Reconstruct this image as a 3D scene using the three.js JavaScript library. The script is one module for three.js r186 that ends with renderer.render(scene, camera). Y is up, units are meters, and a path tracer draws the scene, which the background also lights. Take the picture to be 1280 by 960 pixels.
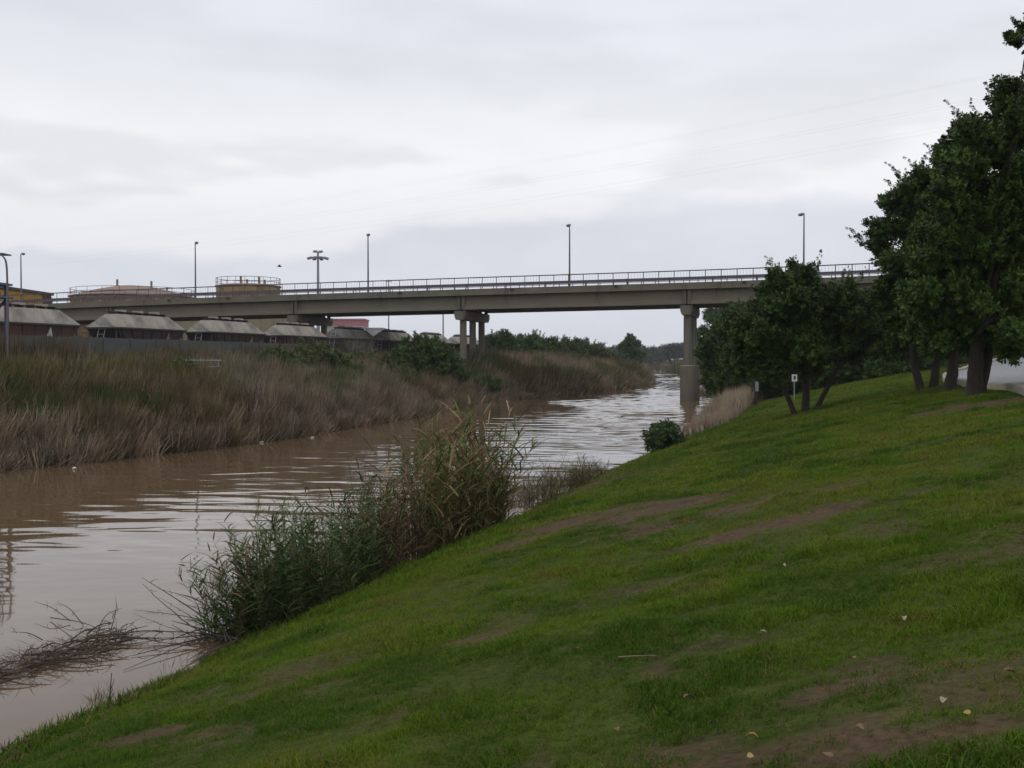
import * as THREE from 'three';
import { mergeGeometries } from 'three/addons/utils/BufferGeometryUtils.js';

// ───────────────────────── camera, sky, sun, exposure ─────────────────────────
const scene = new THREE.Scene();
const EYE = 3.6, F = 1300;                               // eye above the water; focal length in photo pixels
const PITCH = Math.atan(28 / F);
const camera = new THREE.PerspectiveCamera(2 * Math.atan(480 / F) * 180 / Math.PI, 4 / 3, 0.1, 6000);
camera.position.set(0, EYE, 0);
camera.rotation.x = -PITCH;

const renderer = new THREE.WebGLRenderer({ antialias: true });
renderer.toneMapping = THREE.LinearToneMapping;
renderer.toneMappingExposure = 1.06;
renderer.shadowMap.enabled = true;

// seeded random numbers and noise
function rng(seed) { let a = seed >>> 0; return () => { a = (a + 0x6D2B79F5) >>> 0; let t = a; t = Math.imul(t ^ (t >>> 15), t | 1); t ^= t + Math.imul(t ^ (t >>> 7), t | 61); return ((t ^ (t >>> 14)) >>> 0) / 4294967296; }; }
const hash = (x, y, z = 0) => { let h = Math.imul(x | 0, 374761393) + Math.imul(y | 0, 668265263) + Math.imul(z | 0, 2147483647 ^ 0x5bd1e995); h = Math.imul(h ^ (h >>> 13), 1274126177); return ((h ^ (h >>> 16)) >>> 0) / 4294967296; };
const sm = (t) => t * t * (3 - 2 * t), lerp = (a, b, t) => a + (b - a) * t, clamp = (x, a = 0, b = 1) => Math.min(b, Math.max(a, x));
const step = (a, b, x) => sm(clamp((x - a) / (b - a)));
function noise(x, y, per = 0) {
  const i = Math.floor(x), j = Math.floor(y), u = sm(x - i), v = sm(y - j), w = per ? (k) => ((k % per) + per) % per : (k) => k;
  return lerp(lerp(hash(w(i), w(j)), hash(w(i + 1), w(j)), u), lerp(hash(w(i), w(j + 1)), hash(w(i + 1), w(j + 1)), u), v);
}
function fbm(x, y, n = 4, per = 0) { let s = 0, a = 0.5, t = 0; for (let k = 0; k < n; k++) { s += a * noise(x + 17.3 * k * (per ? 0 : 1), y + 9.1 * k * (per ? 0 : 1), per); t += a; a *= 0.5; x *= 2; y *= 2; per *= 2; } return s / t; }

// the overcast sky: bright gap above a low grey-lilac bank of cloud
{
  const W = 2048, Hh = 1024, data = new Float32Array(W * Hh * 4), D = Math.PI / 180;
  for (let j = 0; j < Hh; j++) {
    const el = ((j + 0.5) / Hh - 0.5) * 180;
    for (let i = 0; i < W; i++) {
      const az = ((i + 0.5) / W) * 360 - 90, e = Math.max(el, 0), a = az / 360;      // azimuth 0 = straight ahead; the noise closes round the horizon
      if (el < -8) { const k = (j * W + i) * 4; data[k] = data[k + 1] = 0.10; data[k + 2] = 0.09; data[k + 3] = 1; continue; }
      const n1 = fbm(a * 15, e / 13 + 3, 3, 15), n2 = fbm(a * 44, e / 3.6 + 20, 5, 44), n3 = fbm(a * 130, e / 1.5 + 50, 4, 130), n4 = fbm(a * 30 + 0.0, e / 2.2 + 80, 5, 30);
      let v = 0.77 + 0.09 * (n1 - 0.5) + 0.065 * (n2 - 0.5) + 0.02 * (n3 - 0.5);
      v += 0.085 * Math.exp(-(((e - 10.8 - 3 * (n1 - 0.5)) / 3.0) ** 2));             // the bright gap above the bank
      v -= 0.05 * step(0.45, 0.75, n4) * step(6, 14, e);
      const over = step(-13, -4, az) * step(44, 26, az), edge = lerp(4.8 + 5 * (n1 - 0.4), 8.3 + 1.2 * (n1 - 0.5), over) + 2.0 * (n2 - 0.5) + 1.3 * (n3 - 0.5);
      const bank = step(0.3, -0.25 - 1.0 * n2, e - edge);
      const low = 0.69 + 0.09 * (n2 - 0.5) + 0.05 * (n3 - 0.5) + 0.04 * step(5, 0, e) + 0.04 * (n1 - 0.5);
      const torn = 0.075 * step(0.55, 0.70, n4) * step(15, 9, e) * (1 - bank);           // ragged darker scud
      const w = (lerp(v, low, bank) - torn) * 1.07;
      const blue = 0.075 * bank + 0.06 * step(10, 18, e) + 0.035 + 0.4 * torn;
      let r = w * (1 - blue * 0.75), g = w * (1 - blue * 0.38), b = w * (1 + blue * 0.42);
      if (el < 0) { const t = step(0, -6, el); r = lerp(r, 0.10, t); g = lerp(g, 0.10, t); b = lerp(b, 0.09, t); }
      const k = (j * W + i) * 4; data[k] = r; data[k + 1] = g; data[k + 2] = b; data[k + 3] = 1;
    }
  }
  const tex = new THREE.DataTexture(data, W, Hh, THREE.RGBAFormat, THREE.FloatType);
  tex.mapping = THREE.EquirectangularReflectionMapping; tex.magFilter = THREE.LinearFilter; tex.minFilter = THREE.LinearFilter; tex.needsUpdate = true;
  scene.background = tex; scene.environment = tex;
}
const sun = new THREE.DirectionalLight(0xfff4e6, 0.5);
sun.position.set(-60, 110, -70); sun.castShadow = true; sun.shadow.radius = 40; sun.shadow.mapSize.set(2048, 2048);
Object.assign(sun.shadow.camera, { left: -120, right: 120, top: 120, bottom: -120, near: 1, far: 500 });
scene.add(sun, sun.target);
scene.fog = new THREE.FogExp2(0xdfe3ea, 0.00022);

// ───────────────────────── helpers ─────────────────────────
const V = (x, y, z) => new THREE.Vector3(x, y, z);
const cp = Math.cos(PITCH), sp = Math.sin(PITCH);
// a photo pixel as a direction: x and y per metre of forward distance
function ray(px, py) { const a = (px - 640) / F, b = (480 - py) / F, f = cp + b * sp; return [a / f, (b * cp - sp) / f]; }
const X = (px, d) => ray(px, 452)[0] * d, Y = (py, d) => EYE + ray(640, py)[1] * d;
function curve(pts) { return (x) => { if (x <= pts[0][0]) return pts[0][1]; for (let i = 1; i < pts.length; i++) if (x <= pts[i][0]) { const [a, p] = pts[i - 1], [b, q] = pts[i]; return p + (q - p) * (x - a) / (b - a); } return pts[pts.length - 1][1]; }; }
function smoothCurve(pts) {   // monotone-ish cubic through the points
  const n = pts.length, m = pts.map((_, i) => i === 0 ? (pts[1][1] - pts[0][1]) / (pts[1][0] - pts[0][0]) : i === n - 1 ? (pts[n - 1][1] - pts[n - 2][1]) / (pts[n - 1][0] - pts[n - 2][0]) : (pts[i + 1][1] - pts[i - 1][1]) / (pts[i + 1][0] - pts[i - 1][0]));
  return (x) => {
    if (x <= pts[0][0]) return pts[0][1] + m[0] * (x - pts[0][0]); if (x >= pts[n - 1][0]) return pts[n - 1][1] + m[n - 1] * (x - pts[n - 1][0]);
    let i = 1; while (x > pts[i][0]) i++; const h = pts[i][0] - pts[i - 1][0], t = (x - pts[i - 1][0]) / h, t2 = t * t, t3 = t2 * t;
    return (2 * t3 - 3 * t2 + 1) * pts[i - 1][1] + (t3 - 2 * t2 + t) * h * m[i - 1] + (-2 * t3 + 3 * t2) * pts[i][1] + (t3 - t2) * h * m[i];
  };
}
const taken = new Map();
function numbered(name) { const n = taken.get(name) ?? 0; taken.set(name, n + 1); return n ? name + '_' + String(n).padStart(3, '0') : name; }
function shade(o) { o.castShadow = o.receiveShadow = true; return o; }
function thing(name, label, category, pos = [0, 0, 0], turn = 0, group) {
  const o = new THREE.Group(); o.name = numbered(name); o.position.set(...pos); o.rotation.y = turn; o.userData = { label, category }; if (group) o.userData.group = group; scene.add(o); return o;
}
function mesh(name, geo, mat, parent = scene, data) { const o = shade(new THREE.Mesh(geo, mat)); o.name = parent === scene ? numbered(name) : name; if (data) o.userData = data; parent.add(o); return o; }
function group(name, parent) { const g = new THREE.Group(); g.name = name; parent.add(g); return g; }
const structure = (name, geo, mat) => mesh(name, geo, mat, scene, { kind: 'structure' });
function dup(src, pos, turn, label) { const o = src.clone(); o.name = numbered(src.name.replace(/_\d{3}$/, '')); if (pos) o.position.set(...pos); if (turn !== undefined) o.rotation.y = turn; o.userData = { ...src.userData }; if (label) o.userData.label = label; scene.add(o); return o; }
const box = (w, h, d, x = 0, y = 0, z = 0) => new THREE.BoxGeometry(w, h, d).translate(x, y, z);
const merge = (list) => mergeGeometries(list.map((g) => { const c = g.index ? g.toNonIndexed() : g.clone(); for (const k of Object.keys(c.attributes)) if (!['position', 'normal', 'uv'].includes(k)) c.deleteAttribute(k); return c; }));
function cyl(r0, r1, a, b, seg = 10) { const dir = b.clone().sub(a), g = new THREE.CylinderGeometry(r1, r0, dir.length(), seg); g.translate(0, dir.length() / 2, 0); g.applyQuaternion(new THREE.Quaternion().setFromUnitVectors(V(0, 1, 0), dir.normalize())); return g.translate(a.x, a.y, a.z); }
function taperTube(pts, radii, seg = 9, rough = 0, R = Math.random) {   // a tapered limb through points; uv in metres
  const c = new THREE.CatmullRomCurve3(pts), n = Math.max(6, pts.length * 4), fr = c.computeFrenetFrames(n), pos = [], uv = [], idx = [], len = c.getLength();
  for (let i = 0; i <= n; i++) {
    const t = i / n, p = c.getPoint(t), k = t * (radii.length - 1), k0 = Math.min(radii.length - 2, Math.floor(k)), r = lerp(radii[k0], radii[k0 + 1], k - k0);
    for (let j = 0; j <= seg; j++) { const a = j / seg * Math.PI * 2, rr = r * (1 + rough * (hash(i, j % seg, 7) - 0.5)); const q = p.clone().addScaledVector(fr.normals[i], Math.cos(a) * rr).addScaledVector(fr.binormals[i], Math.sin(a) * rr); pos.push(q.x, q.y, q.z); uv.push(j / seg * 6.28 * radii[0], t * len); }
  }
  for (let i = 0; i < n; i++) for (let j = 0; j < seg; j++) { const a = i * (seg + 1) + j, b = a + seg + 1; idx.push(a, b, a + 1, b, b + 1, a + 1); }
  const g = new THREE.BufferGeometry(); g.setAttribute('position', new THREE.Float32BufferAttribute(pos, 3)); g.setAttribute('uv', new THREE.Float32BufferAttribute(uv, 2)); g.setIndex(idx); g.computeVertexNormals(); return g;
}
// a cross-section swept along stations [{o: Vector3 origin, r: Vector3 sideways, u: Vector3 up}], flat-shaded, uv in metres
function sweep(section, stations) {
  const pos = [], uv = [], n = section.length;
  const P = stations.map((s) => section.map(([a, b]) => s.o.clone().addScaledVector(s.r, a).addScaledVector(s.u, b)));
  let run = [0]; for (let k = 0; k < n; k++) run.push(run[k] + Math.hypot(section[(k + 1) % n][0] - section[k][0], section[(k + 1) % n][1] - section[k][1]));
  let len = [0]; for (let i = 1; i < P.length; i++) len.push(len[i - 1] + stations[i].o.distanceTo(stations[i - 1].o));
  const put = (p, a, b) => { pos.push(p.x, p.y, p.z); uv.push(a, b); };
  for (let i = 0; i + 1 < P.length; i++) for (let k = 0; k < n; k++) {
    const a = P[i][k], b = P[i][(k + 1) % n], c = P[i + 1][k], d = P[i + 1][(k + 1) % n];
    put(a, len[i], run[k]); put(b, len[i], run[k + 1]); put(c, len[i + 1], run[k]); put(b, len[i], run[k + 1]); put(d, len[i + 1], run[k + 1]); put(c, len[i + 1], run[k]);
  }
  const tri = THREE.ShapeUtils.triangulateShape(section.map(([a, b]) => new THREE.Vector2(a, b)), []);
  for (const [e, flip] of [[P[0], 1], [P[P.length - 1], 0]]) for (const t of tri) for (const k of flip ? [t[0], t[2], t[1]] : t) put(e[k], section[k][0], section[k][1]);
  const g = new THREE.BufferGeometry(); g.setAttribute('position', new THREE.Float32BufferAttribute(pos, 3)); g.setAttribute('uv', new THREE.Float32BufferAttribute(uv, 2)); g.computeVertexNormals(); return g;
}
// loose triangles for foliage
class Soup {
  constructor() { this.p = []; this.c = []; }
  tri(a, b, c, col) { this.p.push(a.x, a.y, a.z, b.x, b.y, b.z, c.x, c.y, c.z); if (col) for (let k = 0; k < 3; k++) this.c.push(col[0], col[1], col[2]); }
  // a grass blade or reed leaf: starts along dir, sinks by droop
  blade(base, dir, len, width, droop, segs, col, R) {
    const side = V(dir.z, 0, -dir.x); if (side.lengthSq() < 1e-5) side.set(1, 0, 0); side.normalize(); const a = (R() - 0.5) * 1.6; side.applyAxisAngle(dir, a);
    let p = base.clone(), d = dir.clone(), prev = null;
    for (let i = 0; i <= segs; i++) {
      const t = i / segs, w = width * 0.5 * (t < 0.35 ? 0.6 + t * 1.15 : Math.max(0, 1 - ((t - 0.35) / 0.65) ** 1.6));
      const l = p.clone().addScaledVector(side, -w), r = p.clone().addScaledVector(side, w);
      if (prev) { if (i < segs) { this.tri(prev[0], prev[1], r, col); this.tri(prev[0], r, l, col); } else this.tri(prev[0], prev[1], p, col); }
      prev = [l, r]; p = p.clone().addScaledVector(d, len / segs); d = d.clone(); d.y -= droop / segs * (0.6 + t); d.normalize();
    }
    return p;
  }
  stem(pts, r0, r1, col) {   // a three-sided stem through points
    const rings = pts.map((p, i) => { const r = lerp(r0, r1, i / (pts.length - 1)); return [0, 1, 2].map((k) => p.clone().add(V(Math.cos(k * 2.094) * r, 0, Math.sin(k * 2.094) * r))); });
    for (let i = 0; i + 1 < rings.length; i++) for (let k = 0; k < 3; k++) { const a = rings[i][k], b = rings[i][(k + 1) % 3], c = rings[i + 1][k], d = rings[i + 1][(k + 1) % 3]; this.tri(a, b, d, col); this.tri(a, d, c, col); }
  }
  oval(p, dir, side, len, wid, fold, col) {   // a broad leaf of four faces
    const up = dir.clone().cross(side).normalize(), q = (t, w, h) => p.clone().addScaledVector(dir, t * len).addScaledVector(side, w * wid * 0.5).addScaledVector(up, h * wid);
    const a = q(0, 0, 0), b = q(0.5, 1, fold), c = q(1, 0, -fold * 0.4), d = q(0.5, -1, fold), m = q(0.55, 0, 0);
    this.tri(a, b, m, col); this.tri(b, c, m, col); this.tri(c, d, m, col); this.tri(d, a, m, col);
  }
  build() { const g = new THREE.BufferGeometry(); g.setAttribute('position', new THREE.Float32BufferAttribute(this.p, 3)); if (this.c.length) g.setAttribute('color', new THREE.Float32BufferAttribute(this.c, 3)); g.computeVertexNormals(); return g; }
}
function copies(name, geo, mat, list, parent, data) {
  const o = shade(new THREE.InstancedMesh(geo, mat, list.length)), m = new THREE.Matrix4(), c = new THREE.Color();
  list.forEach((e, i) => { m.compose(e.p, e.q, e.s); o.setMatrixAt(i, m); o.setColorAt(i, c.setRGB(...e.c)); });
  o.name = parent === scene ? numbered(name) : name; o.userData = data; parent.add(o); return o;
}
const quatY = (a, tx = 0, tz = 0) => new THREE.Quaternion().setFromEuler(new THREE.Euler(tx, a, tz, 'YXZ'));
const vary = (c, R, k = 0.25) => { const v = 1 + (R() - 0.5) * 2 * k; return [c[0] * v * (1 + (R() - 0.5) * 0.2), c[1] * v, c[2] * v * (1 + (R() - 0.5) * 0.2)]; };

// ───────────────────────── textures and materials ─────────────────────────
function tex(n, fn, repeat = [1, 1], srgb = false) {
  const d = new Uint8Array(n * n * 4);
  for (let j = 0; j < n; j++) for (let i = 0; i < n; i++) { const v = fn(i / n, j / n), k = (j * n + i) * 4, c = Array.isArray(v) ? v : [v, v, v]; for (let q = 0; q < 3; q++) d[k + q] = clamp(c[q]) * 255; d[k + 3] = 255; }
  const t = new THREE.DataTexture(d, n, n); t.wrapS = t.wrapT = THREE.RepeatWrapping; t.magFilter = THREE.LinearFilter; t.minFilter = THREE.LinearMipmapLinearFilter; t.generateMipmaps = true; t.repeat.set(...repeat); if (srgb) t.colorSpace = THREE.SRGBColorSpace; t.needsUpdate = true; return t;
}
const groundTex = tex(512, (u, v) => { const a = fbm(u * 8, v * 8, 5, 8), b = fbm(u * 64, v * 64, 3, 64); return 0.42 + 0.34 * a + 0.42 * (b - 0.3); }, [1 / 2.6, 1 / 2.6]);
const groundBump = tex(512, (u, v) => 0.5 * fbm(u * 16, v * 16, 5, 16) + 0.5 * fbm(u * 90, v * 90, 2, 90), [1 / 2.6, 1 / 2.6]);
// concrete: blotches, fine grain and run-off streaks (v runs down the face)
const concreteTex = tex(1024, (u, v) => { const a = fbm(u * 5, v * 5, 5, 5), b = fbm(u * 90, v * 90, 2, 90), s = fbm(u * 56, v * 3, 4, 56) ; const st = step(0.60, 0.74, s) * step(0.42, 0.62, fbm(u * 7 + 0.0, v * 2, 3, 7)); const k = 0.60 + 0.40 * a + 0.16 * (b - 0.5) - 0.42 * st; return [k, k * (0.985 - 0.03 * a), k * (0.95 - 0.07 * a)]; }, [1 / 9, 1 / 9]);
const concreteBump = tex(512, (u, v) => 0.6 * fbm(u * 40, v * 40, 3, 40) + 0.4 * fbm(u * 8, v * 8, 3, 8), [1 / 2, 1 / 2]);
const barkTex = tex(256, (u, v) => { const k = 0.45 + 0.55 * fbm(u * 20, v * 5, 4, 0); return [k, k * 0.97, k * 0.93]; }, [2, 1]);
const rustTex = tex(512, (u, v) => { const a = fbm(u * 6, v * 6, 5, 6), b = fbm(u * 40, v * 4, 3, 40); return [0.55 + 0.45 * a, 0.5 + 0.4 * a * b + 0.1 * b, 0.48 + 0.4 * b]; }, [1 / 4, 1 / 4]);
const dustTex = tex(512, (u, v) => { const a = fbm(u * 7, v * 7, 5, 7), b = fbm(u * 30, v * 30, 3, 30); const k = 0.25 + 1.0 * a + 0.25 * (b - 0.5); return [k, k * 0.96, k * 0.91]; }, [1 / 3.5, 1 / 3.5]);
const roadTex = tex(512, (u, v) => { const a = fbm(u * 6, v * 6, 5, 6), b = noise(u * 200, v * 200, 200); const k = 0.55 + 0.35 * a + 0.2 * (b - 0.5); return [k, k, k * 1.02]; }, [1 / 4, 1 / 4]);
const lin = (r, g, b) => new THREE.Color().setRGB(r, g, b);
const std = (c, o = {}) => new THREE.MeshStandardMaterial({ color: lin(...c), roughness: 0.85, ...o });
const M = {
  ground: new THREE.MeshPhysicalMaterial({ specularIntensity: 0.15, vertexColors: true, map: groundTex, bumpMap: groundBump, bumpScale: 0.03, roughness: 1 }),
  water: new THREE.MeshPhysicalMaterial({ color: lin(0.125, 0.080, 0.045), roughness: 0.035, ior: 1.333 }),
  concrete: std([0.215, 0.195, 0.152], { map: concreteTex, bumpMap: concreteBump, bumpScale: 0.006 }),
  greyWall: std([0.10, 0.105, 0.11], { map: concreteTex }),
  asphalt: std([0.15, 0.15, 0.155], { map: roadTex, roughness: 0.42 }),
  deckAsphalt: std([0.06, 0.06, 0.062], { map: roadTex }),
  kerb: std([0.36, 0.33, 0.27], { map: concreteTex }),
  railing: std([0.10, 0.065, 0.06], { roughness: 0.6, metalness: 0.2 }),
  guard: std([0.13, 0.12, 0.14], { roughness: 0.5, metalness: 0.6 }),
  pole: std([0.16, 0.13, 0.13], { roughness: 0.55, metalness: 0.4 }),
  lampHead: std([0.30, 0.31, 0.33], { roughness: 0.5 }),
  galvanised: std([0.27, 0.28, 0.31], { roughness: 0.5, metalness: 0.5 }),
  bluePaint: std([0.045, 0.07, 0.14], { roughness: 0.5 }),
  wagon: std([0.085, 0.040, 0.030], { map: rustTex }),
  wagonDark: std([0.05, 0.032, 0.028], { map: rustTex }),
  wagonPale: std([0.22, 0.19, 0.16], { map: dustTex }),
  wagonRoof: std([0.34, 0.31, 0.275], { map: dustTex }),
  wagonRoofDark: std([0.12, 0.11, 0.10], { map: dustTex }),
  steel: std([0.045, 0.042, 0.04], { roughness: 0.7 }),
  whitePaint: std([0.62, 0.61, 0.58]),
  ochre: std([0.36, 0.245, 0.115], { map: dustTex }), beige: std([0.38, 0.32, 0.22], { map: concreteTex }), tank: std([0.30, 0.25, 0.185], { map: rustTex }),
  yellow: std([0.46, 0.26, 0.03], { map: dustTex }), darkRoof: std([0.07, 0.06, 0.065], { map: dustTex }), pink: std([0.42, 0.17, 0.20], { map: dustTex }), pale: std([0.50, 0.50, 0.52], { map: concreteTex }), blueRoof: std([0.12, 0.16, 0.24]),
  glass: std([0.03, 0.035, 0.045], { roughness: 0.15 }),
  bark: std([0.050, 0.041, 0.034], { map: barkTex, bumpMap: barkTex, bumpScale: 0.03, roughness: 1 }),
  wire: std([0.12, 0.12, 0.13]),
  stick: std([0.055, 0.035, 0.026]), straw: std([0.19, 0.14, 0.085]),
  sprig: new THREE.MeshPhysicalMaterial({ color: 0xffffff, roughness: 0.5, specularIntensity: 0.25 }),
  leaf: new THREE.MeshPhysicalMaterial({ color: 0xffffff, vertexColors: true, roughness: 0.7, specularIntensity: 0.2, transmission: 0.2, thickness: 0 }),
  grass: new THREE.MeshPhysicalMaterial({ color: 0xffffff, roughness: 0.75, specularIntensity: 0.15, transmission: 0.25, thickness: 0 }),
  dry: new THREE.MeshPhysicalMaterial({ color: 0xffffff, roughness: 0.95, specularIntensity: 0.15 }),
};

// ───────────────────────── the ground ─────────────────────────
const Lx = smoothCurve([[-60, -62], [0, -36], [18, -26], [34.4, -16.9], [45.4, -11.9], [60, -8.3], [74.3, -5.7], [90, -3.6], [97.5, -1.5], [104, 1.6], [109, 5], [130, 12], [160, 20], [173, 22.6], [190, 24.5], [240, 31], [292, 37], [360, 45.7], [430, 57.5], [450, 61], [700, 80]]);
const Rx0 = smoothCurve([[-60, -20], [0, -7.2], [9.4, -4.6], [11.5, -3.9], [13.4, -3.45], [18, -2.0], [22.5, -0.4], [33.9, 3.1], [39.7, 5.2], [50, 8.5], [68, 13.6], [97, 21], [130, 27.5], [180, 36], [240, 42], [334, 53], [430, 60.5], [450, 61.2], [700, 80.2]]);
const Rx = (d) => Rx0(d) + (d > 2 && d < 60 ? 0.34 * (fbm(d * 0.9, 3.3, 4) - 0.5) * step(2, 6, d) * step(60, 45, d) : 0);
const hR = smoothCurve([[0, 0], [0.35, 0.10], [1, 0.33], [2, 0.66], [4, 1.17], [5.8, 1.57], [7.2, 1.93], [10.8, 2.66], [16, 3.35], [25, 4.2], [40, 5.0], [80, 6], [600, 9]]);
const hL = smoothCurve([[0, 0], [0.7, 0.3], [2, 0.85], [5, 1.6], [9, 2.35], [14, 2.5], [40, 2.55], [300, 4], [600, 9]]);
function H(x, d) {
  const l = Lx(d), r = Rx(d);
  if (x > r) { const s = x - r; return hR(s) + (fbm(x * 0.5, d * 0.5, 3) - 0.5) * 0.16 * step(0, 2, s) + (noise(x * 3.1, d * 3.1) - 0.5) * 0.035 * step(0.1, 1, s); }
  if (x < l) { const s = l - x; return hL(s) + (fbm(x * 0.25 + 9, d * 0.25, 3) - 0.5) * 0.5 * step(0, 4, s); }
  const m = Math.min(x - l, r - x); return -Math.min(1.6, m * 0.45);
}
function onGround(px, py) { const [a, b] = ray(px, py); for (let d = 3; d < 400; d *= 1.004) if (EYE + b * d <= H(a * d, d)) return [a * d, d]; return [a * 400, 400]; }
// bare soil: where the photograph shows worn earth on the lawn
const bare = [[690, 622, 2.1, 3.6], [735, 650, 1.6, 2.0], [650, 645, 1.6, 2.8], [740, 606, 1.5, 3.6], [800, 640, 1.4, 1.5], [870, 648, 1.9, 0.5], [1000, 645, 1.1, 0.4], [1110, 930, 0.5, 0.2], [1240, 910, 0.35, 0.2], [930, 950, 0.4, 0.16], [1050, 860, 0.3, 0.16], [840, 940, 0.3, 0.14], [1270, 500, 2.0, 1.6], [1210, 507, 1.6, 0.8], [1090, 900, 0.4, 0.14], [590, 800, 0.3, 0.2], [200, 915, 0.5, 0.2]].map(([px, py, rx, rd]) => { const [x, d] = onGround(px, py); return [x, d, rx, rd]; });
function soil(x, d) {   // 0 grass … 1 earth
  let b = 0; const w = fbm(x * 1.7, d * 2.6, 5) - 0.5;
  bare.forEach(([bx, bd, rx, rd], i) => { b = Math.max(b, step(1.25, 0.45, Math.hypot((x - bx) / rx, (d - bd) / rd) + w * (i < 5 ? 1.6 : 2.6))); });
  b = Math.max(b, 0.7 * step(0.56, 0.72, fbm(x * 1.5 + 31, d * 2.4 + 7, 5)) * step(14, 7, d));
  b = Math.max(b, step(66, 71, d + 8 * w + 0.12 * (x - 20)));
  const s = x - Rx(d); b = Math.max(b, step(0.35, 0.05, s + w * 0.5) * 0.8);
  if (d > 22 && d < 60) b = Math.max(b, step(1.5, 0.5, s + w * 1.8) * step(60, 45, d) * 0.9, step(2.9, 1.7, s + w * 2.6 + 0.22 * Math.abs(d - 27)) * 0.97);
  return b;
}
{
  const rows = []; for (let d = -25; d < 1600;) { rows.push(d); d += d < 2 ? 1 : d < 16 ? 0.16 : d < 40 ? 0.3 : d < 90 ? 0.7 : d < 250 ? 2.2 : d < 600 ? 12 : 60; }
  const so = []; for (let s = 0; s < 1500;) { so.push(s); s += s < 14 ? 0.16 : s < 30 ? 0.6 : s < 80 ? 3 : s < 300 ? 16 : 120; } so.push(1500);
  const sl = []; for (let s = 0; s < 1500;) { sl.push(s); s += s < 20 ? 0.55 : s < 80 ? 3 : s < 300 ? 16 : 120; } sl.push(1500);
  const pos = [], col = [], uv = [], idx = [], nc = sl.length + 8 + so.length;
  const cSoil = [0.120, 0.080, 0.050], cLawn = [0.070, 0.092, 0.018], cLawn2 = [0.092, 0.102, 0.026], cBank = [0.105, 0.082, 0.055], cMud = [0.085, 0.058, 0.038];
  const mix = (a, b, t) => [0, 1, 2].map((k) => lerp(a[k], b[k], t));
  for (const d of rows) {
    const l = Lx(d), r = Rx(d), xs = [...sl.slice().reverse().map((s) => l - s), ...Array.from({ length: 8 }, (_, k) => lerp(l, r, (k + 1) / 9)), ...so.map((s) => r + s)];
    for (const x of xs) {
      pos.push(x, H(x, d) - (x >= r ? 0 : 0.02), -d); uv.push(x, d);
      let c;
      if (x >= r) { c = mix(mix(cLawn, cLawn2, step(0.45, 0.7, fbm(x * 0.35 + 3, d * 0.35, 4))), cSoil, soil(x, d)); if (x - r < 0.02) c = cMud; }
      else if (x <= l) c = l - x < 0.6 ? cMud : cBank; else c = cMud;
      col.push(...c);
    }
  }
  for (let i = 0; i + 1 < rows.length; i++) for (let j = 0; j + 1 < nc; j++) { const a = i * nc + j, b = a + nc; idx.push(a, a + 1, b, a + 1, b + 1, b); }
  const g = new THREE.BufferGeometry(); g.setAttribute('position', new THREE.Float32BufferAttribute(pos, 3)); g.setAttribute('color', new THREE.Float32BufferAttribute(col, 3)); g.setAttribute('uv', new THREE.Float32BufferAttribute(uv, 2)); g.setIndex(idx); g.computeVertexNormals();
  structure('ground', g, M.ground);
}
// the river: a muddy surface with real ripples
{
  const R = rng(5), waves = [];
  for (let k = 0; k < 26; k++) { const lam = 0.34 * Math.pow(1.095, k), a = (R() - 0.5) * 0.95; waves.push([Math.sin(a) * 6.283 / lam, Math.cos(a) * 6.283 / lam, R() * 6.283, lam * (0.0013 + 0.00035 * Math.min(lam, 2)) * (0.5 + R())]); }
  const energy = (x, d) => {
    const l = Lx(d), t = (x - l) / (Rx(d) - l), patch = fbm(x * 0.09 + 4, d * 0.055 + 2, 3);
    let e = 0.35 + 1.7 * step(0.38, 0.66, patch);
    e *= lerp(0.28, 1, step(0.10, 0.34, t + 0.12 * (patch - 0.5)));             // still water under the far bank
    e *= lerp(0.30, 1, step(13, 18, d + 5 * (patch - 0.5)));                     // a slack patch beside the lawn
    return e * 1.0;
  };
  const rows = []; for (let d = -22; d < 447;) { rows.push(d); d += d < 5 ? 1 : d < 45 ? 0.085 : d < 80 ? 0.16 : d < 130 ? 0.4 : d < 220 ? 1.0 : 4; }
  const nc = 150, pos = [], nor = [], idx = [];
  for (const d of rows) {
    const l = Lx(d) - 0.5, r = Rx(d) + 0.6, far = 1;
    for (let j = 0; j < nc; j++) {
      const x = lerp(l, r, j / (nc - 1)), e = energy(x, d), wx = x + 0.6 * (noise(x * 0.5, d * 0.5) - 0.5), wd = d + 1.1 * (fbm(x * 0.22, d * 0.3, 2) - 0.5);
      let y = 0, dx = 0, dd = 0;
      for (const [kx, kd, ph, a] of waves) { const lamFade = far, q = kx * wx + kd * wd + ph; y += a * Math.sin(q) * lamFade; dx += a * kx * Math.cos(q) * lamFade; dd += a * kd * Math.cos(q) * lamFade; }
      y *= e; dx *= e; dd *= e; pos.push(x, y, -d); const n = Math.hypot(dx, 1, dd); nor.push(-dx / n, 1 / n, dd / n);
    }
  }
  for (let i = 0; i + 1 < rows.length; i++) for (let j = 0; j + 1 < nc; j++) { const a = i * nc + j, b = a + nc; idx.push(a, a + 1, b, a + 1, b + 1, b); }
  const g = new THREE.BufferGeometry(); g.setAttribute('position', new THREE.Float32BufferAttribute(pos, 3)); g.setAttribute('normal', new THREE.Float32BufferAttribute(nor, 3)); g.setIndex(idx);
  structure('river_water', g, M.water);
}
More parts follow.
